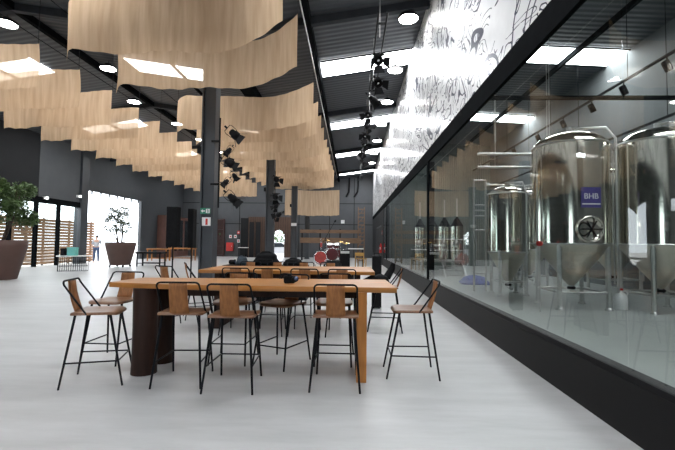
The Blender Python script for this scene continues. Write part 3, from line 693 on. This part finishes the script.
# person outside the doorway, seen from behind
def skin_body(name, verts, edges, rad, m, parent, sub=2):
    me = bpy.data.meshes.new(name); me.from_pydata(verts, edges, []); me.update(); o = bpy.data.objects.new(name, me); COL.objects.link(o); o.parent = parent
    sk = o.modifiers.new('skin', 'SKIN'); sv = me.skin_vertices
    if not sv:
        bpy.context.view_layer.objects.active = o
        me.attributes.new('x', 'FLOAT', 'POINT')
    for i, r_ in enumerate(rad):
        me.skin_vertices[0].data[i].radius = r_ if isinstance(r_, tuple) else (r_, r_); me.skin_vertices[0].data[i].use_root = (i == 0)
    sk.use_smooth_shade = True; s = o.modifiers.new('sub', 'SUBSURF'); s.levels = sub; s.render_levels = sub
    me.materials.append(m); return o
pp = atZ(96, 261, 0)
t = thing('person', 'person in a pale shirt and blue jeans standing outside the open doorway, back to us', 'person', (pp.x, pp.y, -.12), R(20)); t.scale = (1.0, 1.0, 1.0)
V = [(0, 0, .95), (0, 0, 1.15), (0, .01, 1.36), (0, .01, 1.47), (0, -.01, 1.56), (0, -.02, 1.66),
     (-.09, 0, .9), (-.11, .01, .5), (-.13, .0, .09), (-.14, -.12, .04), (.09, 0, .9), (.11, -.02, .5), (.12, .0, .09), (.13, -.12, .04),
     (-.19, .01, 1.4), (-.25, .02, 1.13), (-.2, -.16, 1.0), (-.13, -.22, 1.02), (.19, .01, 1.4), (.25, .03, 1.13), (.26, -.03, .9), (.26, -.05, .8)]
E_ = [(0, 1), (1, 2), (2, 3), (3, 4), (4, 5), (0, 6), (6, 7), (7, 8), (8, 9), (0, 10), (10, 11), (11, 12), (12, 13), (2, 14), (14, 15), (15, 16), (16, 17), (2, 18), (18, 19), (19, 20), (20, 21)]
rad = [(.15, .11), (.14, .1), (.16, .1), .055, .075, .08, .085, .06, .04, .035, .085, .06, .04, .035, .055, .045, .035, .03, .055, .045, .035, .03]
HUMAN = (V, E_, rad)
try:
    skin_body('body', V, E_, rad, M['skin'], t)
    sv = [0, 1, 2, 14, 15, 18, 19]; mp_ = {v: i for i, v in enumerate(sv)}
    skin_body('shirt', [V[i] for i in sv], [(mp_[a], mp_[b]) for a, b in E_ if a in mp_ and b in mp_], [tuple(q + .02 for q in (r_ if isinstance(r_, tuple) else (r_, r_))) for r_ in [rad[i] for i in sv]], M['shirt'], t)
    sv = [0, 6, 7, 8, 10, 11, 12]; mp_ = {v: i for i, v in enumerate(sv)}
    skin_body('trousers', [V[i] for i in sv], [(mp_[a], mp_[b]) for a, b in E_ if a in mp_ and b in mp_], [tuple(q + .018 for q in (r_ if isinstance(r_, tuple) else (r_, r_))) for r_ in [rad[i] for i in sv]], M['jeans'], t)
    MB().lathe([(.0, 1.75), (.05, 1.745), (.085, 1.70), (.092, 1.64), (.08, 1.58), (.05, 1.56), (0, 1.56)][::-1], 16, (0, .012, 0)).build('hair', M['hair'], t)
except Exception as e_:
    print('PERSON FAIL', e_)
# fence and trees outside
t = thing('slat_fence', 'tall orange-brown slatted wooden fence outside the windows', 'fence', (-17.2, 11.9, -.13))
fs_ = MB()
for k in range(15): fs_.box(-.02, .02, 0, 15.0, .06 + k * .17, .215 + k * .17)
fs_.build('slat_panel', M['fence'], t)
for k in range(8): MB().box(-.1, -.02, k * 2.1, k * 2.1 + .1, 0, 2.65).build('post', M['bark'], t)
for k, (x, y, lab) in enumerate(((-20.5, 19.5, 'bare branching tree beyond the fence by the doorway side'), (-20.8, 25.5, 'bare branching tree beyond the fence outside the open doorway'), (-21, 15.0, 'bare branching tree beyond the fence behind the green potted tree'))):
    t = thing('outdoor_tree', lab, 'tree', (x, y, -.13), 0, 'trees outside'); rnd = random.Random(k + 3); st = MB()
    st.tube([(0, 0, 0), (.05, 0, 1.4), (0, .1, 2.4)], [.12, .1, .08], 8)
    for j in range(16):
        a = rnd.uniform(0, 6.3); q = Vector((math.cos(a), math.sin(a), 0)); z = rnd.uniform(1.4, 2.6); l = rnd.uniform(.8, 1.9)
        st.tube([(0, 0, z), q * l * .5 + Vector((0, 0, z + l * .5)), q * l + Vector((rnd.uniform(-.3, .3), 0, z + l * 1.1))], [.04, .025, .008], 5)
    st.build('trunk', M['bark'], t); leaves(350, (0, 0, 3.6), 1.5, 1.2, k + 20, .07).build('foliage', M['leaf2'], t)
# emergency lamps above the windows
for py, px, lab in ((198, 46, 'over the second window post'), (196.5, 79.5, 'beside the open doorway')):
    d_ = ray(px, py); p = d_ * ((XL + .1) / d_.x) + Vector((0, 0, H)); t = thing('emergency_lamp', 'small white emergency lamp on the dark window wall ' + lab, 'lamp', p)
    MB().rbox(-.12, .05, -.15, .15, -.07, .07, .02).build('body', M['white'], t); MB().lathe([(0, 0), (.05, 0), (.05, .02), (0, .03)], 12, (.05, 0, 0), Matrix.Rotation(R(90), 3, 'Y')).build('lens', M['lamp'], t)

# column loudspeakers on stands
def pa(px, ptop, pbot, d, wpx, lab):
    A, B = atY(px, ptop, d), atY(px, pbot, d); w_ = wpx * d / 410 / 2
    t = thing('loudspeaker', lab, 'loudspeaker', (A.x, d, 0), 0, 'tall black column loudspeakers')
    MB().rbox(-w_, w_, -.13, .13, B.z, A.z, .015).build('cabinet', M['amp'], t); MB().box(-w_ * .85, w_ * .85, -.136, -.128, B.z + .03, A.z - .03).build('grille', M['bag'], t)
    MB().tube([(0, 0, .02), (0, 0, B.z)], .022, 8).build('pole', M['black'], t)
    MB().lathe([(.24, 0), (.24, .015), (.03, .03)], 24).build('base', M['black'], t)
pa(174, 207, 247, 11.2, 11, 'tall black column loudspeaker on a pole, the one farther from the first column')
pa(192.5, 209, 248, 11.6, 6, 'tall slim black column loudspeaker on a pole just beside the first column')
# black table and long wooden tables near the doorway
def ltable(name, lab, px0, px1, pyt, d, z, th, m, ml, dep=.7):
    A, B = atY(px0, pyt, d), atY(px1, pyt, d); L = B.x - A.x; t = thing(name, lab, 'table', (A.x, d, 0))
    MB().box(0, L, 0, dep, z - th, z).build('table_top', m, t, .004)
    for x in (.08, L - .08):
        for y in (.06, dep - .06): MB().box(x - .03, x + .03, y - .03, y + .03, 0, z - th).build('leg', ml, t)
    for y in (.06, dep - .06): MB().box(.08, L - .08, y - .015, y + .015, .15, .19).build('stretcher', ml, t)
    return t
ltable('low_table', 'black topped table on thin legs right of the doorway tree', 135, 161, 253, 20.3, .74, .09, M['black'], M['frame'])
ltable('wooden_table', 'long pale wooden table before the cabinet by the doorway', 146, 167, 250, 26., .80, .06, M['tleg'], M['tleg'])
ltable('wooden_table', 'long pale wooden table between the two column loudspeakers', 168, 193, 249, 27., .85, .08, M['tleg'], M['tleg'])
# cabinet against the left wall
t = thing('display_cabinet', 'tall red-brown cabinet with dark glazed doors by the big doorway', 'cabinet', (XL, 31.2, 0))
MB().rbox(.01, .65, 0, 4.6, 0, 3.3, .02).build('body', M['cabinet'], t)
for k in range(4):
    d_ = MB().box(.65, .68, .08 + 1.13 * k, 1.13 + 1.13 * k, .3, 3.2).build('door', M['cabinet'], t)
    MB().box(.68, .69, .2 + 1.13 * k, 1.0 + 1.13 * k, .5, 3.05).build('glass', M['carglass'], d_)
    MB().tube([(.70, 1.08 + 1.13 * k, 1.4), (.72, 1.08 + 1.13 * k, 1.5), (.70, 1.08 + 1.13 * k, 1.6)], .012, 6).build('handle', M['chrome'], d_)
# open shelf with plants on rear wall
A, B = atY(211.5, 219, 35.6), atY(224, 219, 35.6)
t = thing('shelf_unit', 'tall wine-red open shelf against the rear wall near the fire box', 'shelf', (A.x, 35.55, 0)); L = B.x - A.x
for x in (0, L - .06): MB().box(x, x + .06, 0, .4, 0, 3.3).build('side_panel', M['winewood'], t)
for z in (.1, .85, 1.6, 2.35, 3.22): MB().box(.06, L - .06, 0, .4, z, z + .05).build('shelf', M['winewood'], t)
MB().box(.06, L - .06, .39, .4, .1, 3.22).build('back_panel', M['winewood'], t)
for k, (dx, z, lab) in enumerate(((.35, 2.4, 'upper'), (.75, 1.65, 'middle'), (.45, .9, 'lower'))):
    q = thing('potted_plant', 'small green potted plant on the %s shelf of the wine-red unit' % lab, 'plant', (A.x + dx, 35.7, z + .001), 0, 'plants on the wine-red shelf')
    MB().lathe([(.07, 0), (.1, .16), (.09, .16)], 14).build('pot', M['planter'], q); leaves(90, (0, -.03, .3), .1, .12, k, .045).build('foliage', M['leaf'], q)
# fire hose box, signs
A, B = atY(226, 242.5, 35.7), atY(233, 251, 35.7)
t = thing('fire_hose_box', 'red fire hose box on the rear wall', 'box', ((A.x + B.x) / 2, 35.98, (A.z + B.z) / 2)); w_, h_ = (B.x - A.x) / 2, (A.z - B.z) / 2
MB().rbox(-w_, w_, -.25, 0, -h_, h_, .02).build('body', M['red'], t); d_ = MB().box(-w_ * .9, w_ * .9, -.265, -.25, -h_ * .9, h_ * .9).build('door', M['red'], t); MB().box(w_ * .6, w_ * .72, -.285, -.265, -.06, .06).build('handle', M['chrome'], d_)
for px, py, m, lab in ((230.5, 236.5, 'signwhite', 'white square sign directly above the red fire hose box'), (235.3, 236.5, 'signwhite', 'white square sign between two others right of the fire hose box'), (238.5, 232.5, 'red', 'small red sign on the rear wall beside the dark door'), (238.5, 241, 'signwhite', 'small white switch plate on the rear wall beside the dark door')):
    t, w_, h_ = plate('wall_sign', lab, 'sign', px - 1.3, px + 1.3, py - 1.6, py + 1.6, 35.97, M[m]); MB().box(-w_ * .55, w_ * .55, -.012, -.008, -h_ * .4, h_ * .4).build('symbol', M['red' if m == 'signwhite' else 'signwhite'], t)
t, w_, h_ = plate('wall_sensor', 'small white box high on the rear wall above the stage', 'sensor', 341, 344.5, 220, 223.5, 35.97, M['white']); MB().lathe([(0, 0), (.05, 0), (.05, .04), (0, .05)], 12, (0, -.008, 0), Matrix.Rotation(R(90), 3, 'X')).build('lens', M['signwhite'], t)
# side table by the entrance
ltable('side_table', 'small side table with a pale top before the dark door at the rear', 238, 247, 248.5, 33.5, .85, .05, M['white'], M['black'], .5)
# dark panels beside porch
for px, lab in ((251.5, 'tall black banner stand before the plank porch, beside the dark door'), (258, 'tall black banner stand before the plank porch, nearer the arched opening')):
    A, B = atY(px - 1.9, 222, 34.5), atY(px + 1.9, 262, 34.5); t = thing('banner_stand', lab, 'stand', ((A.x + B.x) / 2, 34.5, 0), 0, 'black stands by the porch'); w_ = (B.x - A.x) / 2
    MB().box(-w_, w_, -.02, .02, .05, A.z).build('panel', M['walldark'], t); MB().box(-w_ - .05, w_ + .05, -.2, .2, 0, .05).build('base', M['black'], t)
# outside the arch: car and bush
t = thing('car', 'silver car parked outside the arched rear opening', 'car', (-7.6, 41.5, -.13))
prof = [(-2.1, .25), (-2.15, .75), (-1.4, .88), (-.8, 1.38), (.7, 1.42), (1.5, .95), (2.1, .85), (2.15, .3)]
MB().prism(prof, -.8, .8, 'y').build('body', M['carpaint'], t, .06)
for s in (-1, 1):
    MB().prism([(-1.25, .92), (-.75, 1.32), (.65, 1.36), (1.3, .95)], s * .81 - .01, s * .81 + .01, 'y').build('window', M['carglass'], t)
    for x in (-1.3, 1.3):
        o = MB().lathe([(.2, -.1), (.32, -.09), (.33, 0), (.32, .09), (.2, .1)], 24, (x, s * .75, .33), Matrix.Rotation(R(90), 3, 'X')).build('wheel', M['rubber'], t)
        MB().lathe([(0, -.115), (.19, -.105), (.19, .105), (0, .115)], 18, (x, s * .75, .33), Matrix.Rotation(R(90), 3, 'X')).build('hub_cap', M['chrome'], o)
t = thing('bush', 'leafy green bush outside the arched rear opening behind the car', 'bush', (-7.4, 46.5, -.13))
leaves(2500, (0, 0, 2.4), 2.6, 2.2, 41, .16).build('foliage', M['leaf'], t); MB().tube([(0, 0, 0), (0, 0, 2.2)], [.15, .08], 8).build('trunk', M['bark'], t)

# ------------------------------------------------------------------ stage
def px_box(mb, px0, px1, py0, py1, d, dep):
    A, B = atY(px0, py0, d), atY(px1, py1, d); return mb.box(A.x, B.x, d, d + dep, min(A.z, B.z), max(A.z, B.z))
t = thing('slat_bench', 'long low railing of brown planks across the rear of the stage', 'railing')
for y0, y1 in ((229.5, 233.5), (237.5, 243.5)): px_box(MB(), 300, 361, y0, y1, 30, .06).build('board', M['crate'], t)
for px in (302, 320, 340, 358): px_box(MB(), px - .6, px + .6, 229, 260.4, 30.06, .06).build('post', M['walldark'], t)
t = thing('lattice_tower', 'tall narrow wooden lattice post at the edge of the stage', 'tower')
A = atY(358, 207, 27); B = atY(364.5, 260, 27)
for x in (A.x, B.x - .05):
    for y in (27, 27.35): MB().box(x, x + .05, y, y + .05, 0, A.z).build('post', M['crate'], t)
for k in range(14): MB().box(A.x, B.x, 26.97 , 27.0, .12 + k * .26, .18 + k * .26).build('crossbar', M['crate'], t)
for k in range(7):
    z0 = .1 + k * .5; MB().tube([(A.x + .02, 27.02, z0), (B.x - .02, 27.02, z0 + .5)], .02, 5).build('brace', M['crate'], t)
def drum(nm, m, c, r, h, M3, parent, hm='cloudy'):
    o = MB().lathe([(r, -h / 2), (r, h / 2)], 28, c, M3).build(nm, m, parent)
    MB().lathe([(0, -h / 2 - .004), (r * .95, -h / 2 - .004), (r * .95, -h / 2 - .002)], 28, c, M3).build('drum_head', M[hm], o)
    MB().lathe([(0, h / 2 + .004), (r * .95, h / 2 + .004), (r * .95, h / 2 + .006)], 28, c, M3).build('drum_head', M[hm], o)
    for s in (-1, 1): MB().tube([Vector(c) + M3 @ Vector((r * 1.01 * math.cos(2 * PI * k / 24), r * 1.01 * math.sin(2 * PI * k / 24), s * h / 2)) for k in range(24)], .014, 6, closed=True).build('hoop', M['chrome'], o)
    return o
I3 = Matrix.Identity(3); RX = Matrix.Rotation(R(90), 3, 'X'); D = 22.
def gx(px, d=D): return atY(px, 250, d).x
t = thing('drum_kit', 'drum kit with burgundy drums and cymbals on the stage', 'drum kit', (0, 0, 0))
drum('bass_drum', M['burgundy'], (gx(332), D + .4, .68), .33, .4, RX, t, 'burgundy')
drum('floor_tom', M['burgundy'], (gx(341), D + .5, .72), .24, .4, I3, t)
drum('rack_tom', M['burgundy'], (gx(329.5), D + .3, 1.14), .16, .2, Matrix.Rotation(R(25), 3, 'X'), t)
drum('rack_tom', M['burgundy'], (gx(336), D + .3, 1.14), .16, .2, Matrix.Rotation(R(25), 3, 'X'), t)
drum('snare_drum', M['chrome'], (gx(327), D + .7, .85), .18, .14, I3, t)
MB().box(gx(324), gx(346), D - .3, D + 1.2, .0, .35).build('riser', M['walldark'], t)
for px, z in ((325.5, 1.45), (340, 1.38), (346, 1.3)):
    s = MB().tube([(gx(px), D + .7, .35), (gx(px), D + .7, z)], .012, 6).build('cymbal_stand', M['chrome'], t)
    MB().lathe([(.2, -.02), (.08, .0), (.03, .02), (0, .022)], 20, (gx(px), D + .7, z), Matrix.Rotation(R(12), 3, 'X')).build('cymbal', M['brass'], s)
t = thing('tom_drum', 'bright red drum with chrome stand on the stage in front of the kit', 'drum', (gx(321.3, 20.), 19.7, 0))
drum('shell', M['drumred'], (0, 0, .56), .29, .48, Matrix.Rotation(R(80), 3, 'X'), t, 'drumred')
for s in (-1, 1): MB().tube([(s * .2, -.1, .4), (s * .3, -.15, 0)], .014, 6).build('leg', M['chrome'], t)
MB().tube([(0, .1, .95), (0, .12, 1.5)], .014, 6).build('post', M['chrome'], t)
MB().rbox(-.05, .06, .06, .16, 1.08, 1.3, .03).build('mount', M['drumred'], t)
for k, (p0, p1, lab) in enumerate(((( 325.5, 238), (334.5, 222), 'black microphone stand with a long boom rising above the red drum'),)):
    A, B = atY(*p0, 20.9), atY(*p1, 20.9); t = thing('microphone_stand', lab, 'stand', (A.x, 20.9, 0))
    MB().tube([(0, 0, 0), (0, 0, A.z)], .015, 6).build('pole', M['black'], t); MB().tube([(-.12, 0, A.z - .22), (0, 0, A.z), (B.x - A.x, 0, B.z)], .013, 6).build('boom', M['black'], t)
    MB().lathe([(.03, 0), (.045, .06), (.03, .12)], 10, (B.x - A.x, 0, B.z), Matrix.Rotation(R(40), 3, 'Y')).build('microphone', M['bag'], t)
    for q in range(3): MB().tube([(0, 0, .15), (.3 * math.cos(q * 2.1), .3 * math.sin(q * 2.1), .01)], .01, 5).build('foot', M['black'], t)
t = thing('amplifier', 'black guitar amplifier on the stage between the drums and honey-coloured chair', 'amplifier', (gx(345, 20.5), 20.5, 0))
MB().rbox(-.25, .25, -.15, .15, .02, .95, .02).build('cabinet', M['amp'], t); MB().box(-.22, .22, -.158, -.15, .08, .7).build('grille', M['bag'], t); MB().box(-.22, .22, -.16, -.15, .78, .9).build('control_panel', M['steeldull'], t)
t = thing('stage_table', 'small table with a light top at the rear of the stage beside the drums', 'table', (gx(349, 21), 21.2, 0))
MB().box(-.05, .75, 0, .45, .98, 1.02).build('table_top', M['white'], t)
for x in (0, .7):
    for y in (.03, .42): MB().tube([(x, y, 0), (x, y, .98)], .018, 6).build('leg', M['black'], t)
t = thing('wooden_chair', 'honey-coloured wooden chair at the end of the stage by the lattice post', 'chair', (gx(361, 20.5), 20.6, 0), R(160))
MB().rbox(-.24, .24, -.22, .22, .5, .55, .02).build('seat', M['yellow'], t); MB().rbox(-.24, .24, .2, .24, .66, .82, .02).build('backrest', M['yellow'], t)
for x in (-.21, .21): MB().box(x - .02, x + .02, -.2, -.16, 0, .5).build('leg', M['yellow'], t); MB().box(x - .02, x + .02, .2, .24, 0, .8).build('leg', M['yellow'], t)
# fire extinguisher on the far right wall
p = Vector((XG - .1, 26.2, 0))
d_ = ray(380.6, 247); p = d_ * ((XG - .09) / d_.x) + Vector((0, 0, H))
t = thing('fire_extinguisher', 'red fire extinguisher hung on the dark wall past the end of the glass', 'extinguisher', (p.x, p.y, p.z - .35))
MB().lathe([(.07, 0), (.08, .03), (.08, .45), (.04, .54), (.025, .58)], 18).build('cylinder', M['red'], t); MB().box(-.02, .02, -.06, .04, .58, .63).build('valve', M['black'], t)
MB().tube([(0, -.03, .6), (-.06, -.1, .5), (-.06, -.1, .2)], .012, 6).build('hose', M['black'], t); MB().box(-.08, .0, -.081, -.05, .2, .35).build('white_label', M['signwhite'], t)
t, w_, h_ = plate('wall_sign', 'red and white extinguisher sign on the wall past the end of the glass', 'sign', 379.5, 382, 236, 240, 25.5, M['red'])
t.location = (XG - .003, p.y, 1.95); t.rotation_euler = (0, 0, R(-90)); MB().box(-w_ * .5, w_ * .5, -.012, -.008, -h_ * .6, h_ * .2).build('symbol', M['signwhite'], t)
# cables draped on the rear wall
for k, (x0, x1, lab) in enumerate(((349.5, 346, 'left of the pair'), (358.5, 354, 'right of the pair'))):
    A, B, C_ = atY(x0, 173, 35.9), atY(x0 - .3, 186, 35.9), atY(x1, 197, 35.9)
    tag(MB().tube([A, A.lerp(B, .5), B, B.lerp(C_, .5) + Vector((.1, 0, -.05)), C_], .075, 8).build('wall_cable', M['black']), 'thick black cable draped down the rear wall above the stage, ' + lab, 'cable', 'cables on the rear wall')

# ------------------------------------------------------------------ brewery
def tank(lab, x, y, r, zc, ztop, ztip, grp, man=True, plate_=False, faceang=-140):
    t = thing('fermentation_tank', lab, 'tank', (x, y, 0), 0, grp)
    zs = ztop - r * .42
    MB().lathe([(r, zc), (r, zc + .02), (r, (zc + zs) / 2), (r, zs)], 48).build('shell', M['steel'], t)
    MB().lathe([(r * 1.006, zs - .03), (r, zs), (r * .96, zs + r * .1), (r * .82, zs + r * .23), (r * .6, zs + r * .34), (r * .3, zs + r * .405), (.06, zs + r * .42)], 48).build('dome', M['steel'], t)
    MB().lathe([(.06, ztip), (r * .985, zc - .015), (r * 1.004, zc + .01)], 48).build('cone', M['steelcone'], t)
    for z in (zc + .01, zs): MB().tube([(r * 1.01 * math.cos(2 * PI * k / 40), r * 1.01 * math.sin(2 * PI * k / 40), z) for k in range(40)], .018, 6, closed=True).build('weld_band', M['steeldull'], t)
    for k in range(4):
        a = PI / 4 + k * PI / 2; cx, cy = r * .93 * math.cos(a), r * .93 * math.sin(a)
        l = MB().tube([(cx, cy, 0), (cx, cy, zc + .06)], .045, 12).build('leg', M['steeldull'], t); MB().lathe([(.08, 0), (.08, .02), (.05, .05)], 14, (cx, cy, 0)).build('foot_plate', M['steeldull'], l)
    for k in range(4):
        a, b = PI / 4 + k * PI / 2, PI / 4 + (k + 1) * PI / 2
        MB().tube([(r * .93 * math.cos(a), r * .93 * math.sin(a), .35), (r * .93 * math.cos(b), r * .93 * math.sin(b), .35)], .022, 8).build('brace', M['steeldull'], t)
    MB().tube([(0, 0, ztip + .02), (0, 0, ztip - .12), (.0, -.25, ztip - .14)], .035, 10).build('outlet_pipe', M['steeldull'], t)
    MB().lathe([(.07, -.03), (.09, 0), (.07, .03)], 14, (0, 0, ztip - .05)).build('valve', M['black'], t)
    MB().tube([(0, 0, ztop - .03), (0, 0, ztop + .12)], .06, 12).build('top_port', M['steeldull'], t)
    a = R(faceang); n = Vector((math.cos(a), math.sin(a), 0)); tg = Vector((-n.y, n.x, 0))
    M3 = Matrix((tg, Vector((0, 0, 1)), n)).transposed()
    if man:
        c = n * (r * .985) + Vector((0, 0, zc + .30)); rr = r * .36
        mh = MB().lathe([(rr, 0), (rr, .07), (rr * .9, .085), (rr * .86, .07), (rr * .82, .05), (rr * .3, .09), (0, .095)], 28, c, M3).build('manhole', M['steel'], t)
        hw = MB()
        for k in range(3): 
            q = k * PI / 3; v = (tg * math.cos(q) + Vector((0, 0, 1)) * math.sin(q)) * rr * .7; hw.tube([c + n * .11 - v, c + n * .11 + v], .014, 6)
        hw.build('hand_wheel', M['black'], mh)
    # riser pipe and clamps
    b = R(faceang + 62); c = Vector((math.cos(b), math.sin(b), 0)) * (r + .09)
    MB().tube([c + Vector((0, 0, .35)), c + Vector((0, 0, ztop - .2)), c * .8 + Vector((0, 0, ztop + .05)), Vector((0, 0, ztop + .1))], .025, 8).build('riser_pipe', M['steeldull'], t)
    b = R(faceang - 75); c = Vector((math.cos(b), math.sin(b), 0)) * (r + .06)
    MB().tube([c + Vector((0, 0, .5)), c + Vector((0, 0, ztop - .4))], .018, 8).build('riser_pipe', M['steeldull'], t)
    if plate_:
        w_, h_ = .19, .2
        a = R(faceang + 3); n = Vector((math.cos(a), math.sin(a), 0)); tg = Vector((-n.y, n.x, 0)); M3 = Matrix((tg, Vector((0, 0, 1)), n)).transposed()
        c = n * (r + .005) + Vector((0, 0, zc + .93)); 
        pl = MB().obox(c, (2 * w_, 2 * h_, .02), M3).build('name_plate', M['purple'], t)
        cu = bpy.data.curves.new('txt', 'FONT'); cu.body = 'BHB'; cu.align_x = 'CENTER'; cu.align_y = 'CENTER'; cu.size = .155; cu.extrude = .003
        to = bpy.data.objects.new('txt', cu); COL.objects.link(to); dg = bpy.context.evaluated_depsgraph_get()
        me = bpy.data.meshes.new_from_object(to.evaluated_get(dg)); bpy.data.objects.remove(to)
        me.transform(Matrix.Translation(c + n * .012 + Vector((0, 0, .02))) @ M3.to_4x4()); me.materials.append(M['signwhite'])
        lo = bpy.data.objects.new('lettering', me); COL.objects.link(lo); lo.parent = pl
        MB().obox(c + n * .012 + Vector((0, 0, -.13)), (2 * w_ * .94, .025, .004), M3).build('white_line', M['signwhite'], pl)
    return t
FT = 'steel fermentation tanks behind the glass'
def tx(px, d): return atY(px, 250, d).x
tank('large polished steel tank behind the glass with a purple name plate', tx(572, 8.9), 8.95, .74, 1.32, 3.72, .45, FT, True, True, -92)
tank('large polished steel tank behind the glass without a plate, nearest the camera', tx(660, 8.6), 8.6, .74, 1.32, 3.72, .45, FT, False, False, -122)
tank('smaller steel tank behind the glass between the big tank and the brewing vessels', tx(508, 11.0), 11.0, .5, 1.1, 2.85, .3, FT, False, False, -125)
tank('steel tank half hidden behind the smaller tank and the large plated tank', tx(529, 13.2), 13.2, .58, 1.15, 3.1, .35, FT, True, False, -125)
tank('steel tank standing in the gap behind the two large tanks', tx(613, 12.2), 12.2, .7, 1.3, 3.6, .45, FT, False, False, -125)
# brewing vessels on a platform
t = thing('platform', 'low steel platform with steps under the brewing vessels', 'platform', (0, 0, 0))
xa, xb = tx(414, 19), tx(462, 17.5)
MB().box(xa, xb, 17.0, 20.5, .55, .62).build('deck', M['steeldull'], t)
for x in (xa + .05, (xa + xb) / 2, xb - .05):
    for y in (17.05, 20.4): MB().box(x - .04, x + .04, y - .04, y + .04, 0, .55).build('leg', M['steeldull'], t)
for k in range(3): MB().box(xb - .9, xb - .15, 16.9 - .25 * k, 17.15 - .25 * k, .38 - k * .17, .42 - k * .17).build('step', M['steeldull'], t)
for s in (-.93, -.12): MB().tube([(xb + s, 17.2, .62), (xb + s, 16.3, .0)], .03, 6).build('stringer', M['steeldull'], t)
rl_ = MB(); 
for x in (xa + .05, (xa + xb) / 2, xb - .05): rl_.tube([(x, 17.06, .62), (x, 17.06, 1.5)], .012, 6)
for z in (1.05, 1.5): rl_.tube([(xa + .05, 17.06, z), (xb - .05, 17.06, z)], .012, 6)
rl_.build('guard_rail', M['steeldull'], t)
for k, (px, d, r_) in enumerate(((420, 19.2, .26), (432, 18.6, .26), (444.5, 18.0, .26), (457, 17.5, .26))):
    t = thing('brewing_vessel', 'steel brewing vessel with a cone lid on the platform, %s from the glass post' % ORD[k], 'vessel', (tx(px, d), d, .63), 0, 'brewing vessels on the platform')
    MB().lathe([(r_, .0), (r_, 1.42)], 32).build('shell', M['steel'], t); MB().lathe([(r_ * 1.04, 1.42), (r_ * .2, 1.80), (.05, 1.83)], 32).build('lid', M['walldark'], t); MB().tube([(0, 0, 1.8), (0, 0, 2.6)], .035, 10).build('flue', M['steeldull'], t)
    MB().lathe([(.14, 0), (.14, .04), (0, .05)], 16, (-r_ * .4, -r_ * .88, .7), RX).build('hatch', M['steeldull'], t)
# pipe frame beside the smaller tank
t = thing('pipe_frame', 'upright frame of thin steel pipes beside the smaller tank', 'frame', (tx(474, 11.6), 11.6, 0))
for x in (0, .33): MB().tube([(x, 0, 0), (x, 0, 3.1)], .03, 8).build('upright', M['steeldull'], t)
for z in (.5, 1.7, 2.1, 2.25, 2.4, 3.1): MB().tube([(0, 0, z), (.33, 0, z)], .022, 8).build('rung', M['steeldull'], t)
MB().tube([(.33, 0, 2.98), (1.6, .2, 2.98)], .025, 8).build('header_pipe', M['steeldull'], t)
for y, z, lab in ((11.6, 3.85, 'upper'), (12.0, 3.55, 'lower')):
    t = thing('overhead_pipe', 'horizontal steel pipe above the smaller tank, the %s of two' % lab, 'pipe', (tx(478, y), y, z), 0, 'overhead pipes'); MB().tube([(0, 0, 0), (2.4, 0, 0)], .04, 10).build('pipe', M['steeldull'], t)
    MB().tube([(.5, 0, 0), (.5, 0, zroof(5) - z)], .008, 5).build('hanging_rod', M['steeldull'], t); MB().tube([(2.0, 0, 0), (2.0, 0, zroof(5) - z)], .008, 5).build('hanging_rod', M['steeldull'], t)
# blue tarp heap, jug
t = thing('tarp', 'crumpled blue tarp lying on the brewery floor behind the glass', 'tarp', (tx(475, 13.6), 13.6, .005)); bagmesh(.95, .7, .28, 4, 10).build('folds', M['blue'], t)
p = atZ(621, 309.5, 0); t = thing('jug', 'white plastic jug on the brewery floor under the large tanks', 'jug', (p.x, p.y, 0))
MB().lathe([(.11, 0), (.125, .02), (.125, .24), (.1, .3), (.04, .36), (.04, .4)], 20).build('body', M['white'], t); MB().lathe([(.045, .39), (.045, .43)], 14).build('cap', M['red'], t)
MB().tube([(.1, 0, .27), (.15, 0, .33), (.1, 0, .38), (.04, 0, .37)], .014, 6).build('handle', M['white'], t)
p = atY(539.5, 243.5, 8.2); t = thing('valve_knob', 'small red valve knob beside the large plated tank', 'valve', (p.x, 8.2, p.z)); MB().lathe([(.03, -.05), (.06, -.03), (.06, .03), (.03, .05)], 14).build('knob', M['red'], t); MB().tube([(0, 0, -.04), (0, 0, -p.z)], .015, 6).build('stem', M['steeldull'], t)
# track lights in the brewery
def track(x, z, y0, y1, lab, n):
    t = thing('light_track', lab, 'track', (x, y0, z)); MB().box(-.025, .025, 0, y1 - y0, -.025, .025).build('rail', M['black'], t)
    for k in range(5): MB().tube([(0, 1 + (y1 - y0 - 2) * k / 4, .02), (0, 1 + (y1 - y0 - 2) * k / 4, zroof(x) - z)], .007, 5).build('hanging_rod', M['black'], t)
track(6.5, 5.25, 5, 22, 'long black light track in the brewery with small spotlights', 6)
track(7.4, 4.35, 5, 22, 'lower black light track along the brewery wall', 0)
for k, y in enumerate((8.55, 9.9, 11.2, 12.7, 14.4, 16.5)):
    t = thing('track_spotlight', 'small black spotlight on the brewery track, %s from the front' % ORD[k], 'spotlight', (6.5, y, 5.22), 0, 'spotlights on the brewery track')
    MB().tube([(0, 0, 0), (0, 0, -.1)], .015, 6).build('stem', M['black'], t); MB().lathe([(.06, 0), (.075, .02), (.075, .22), (.06, .24)], 14, (.05, 0, -.3), Matrix.Rotation(R(-25), 3, 'Y')).build('head', M['black'], t)
struct(MB().box(XG + .2, XB, 9.2, 9.28, 4.57, 4.65).build('ceiling_beam', M['beam']))
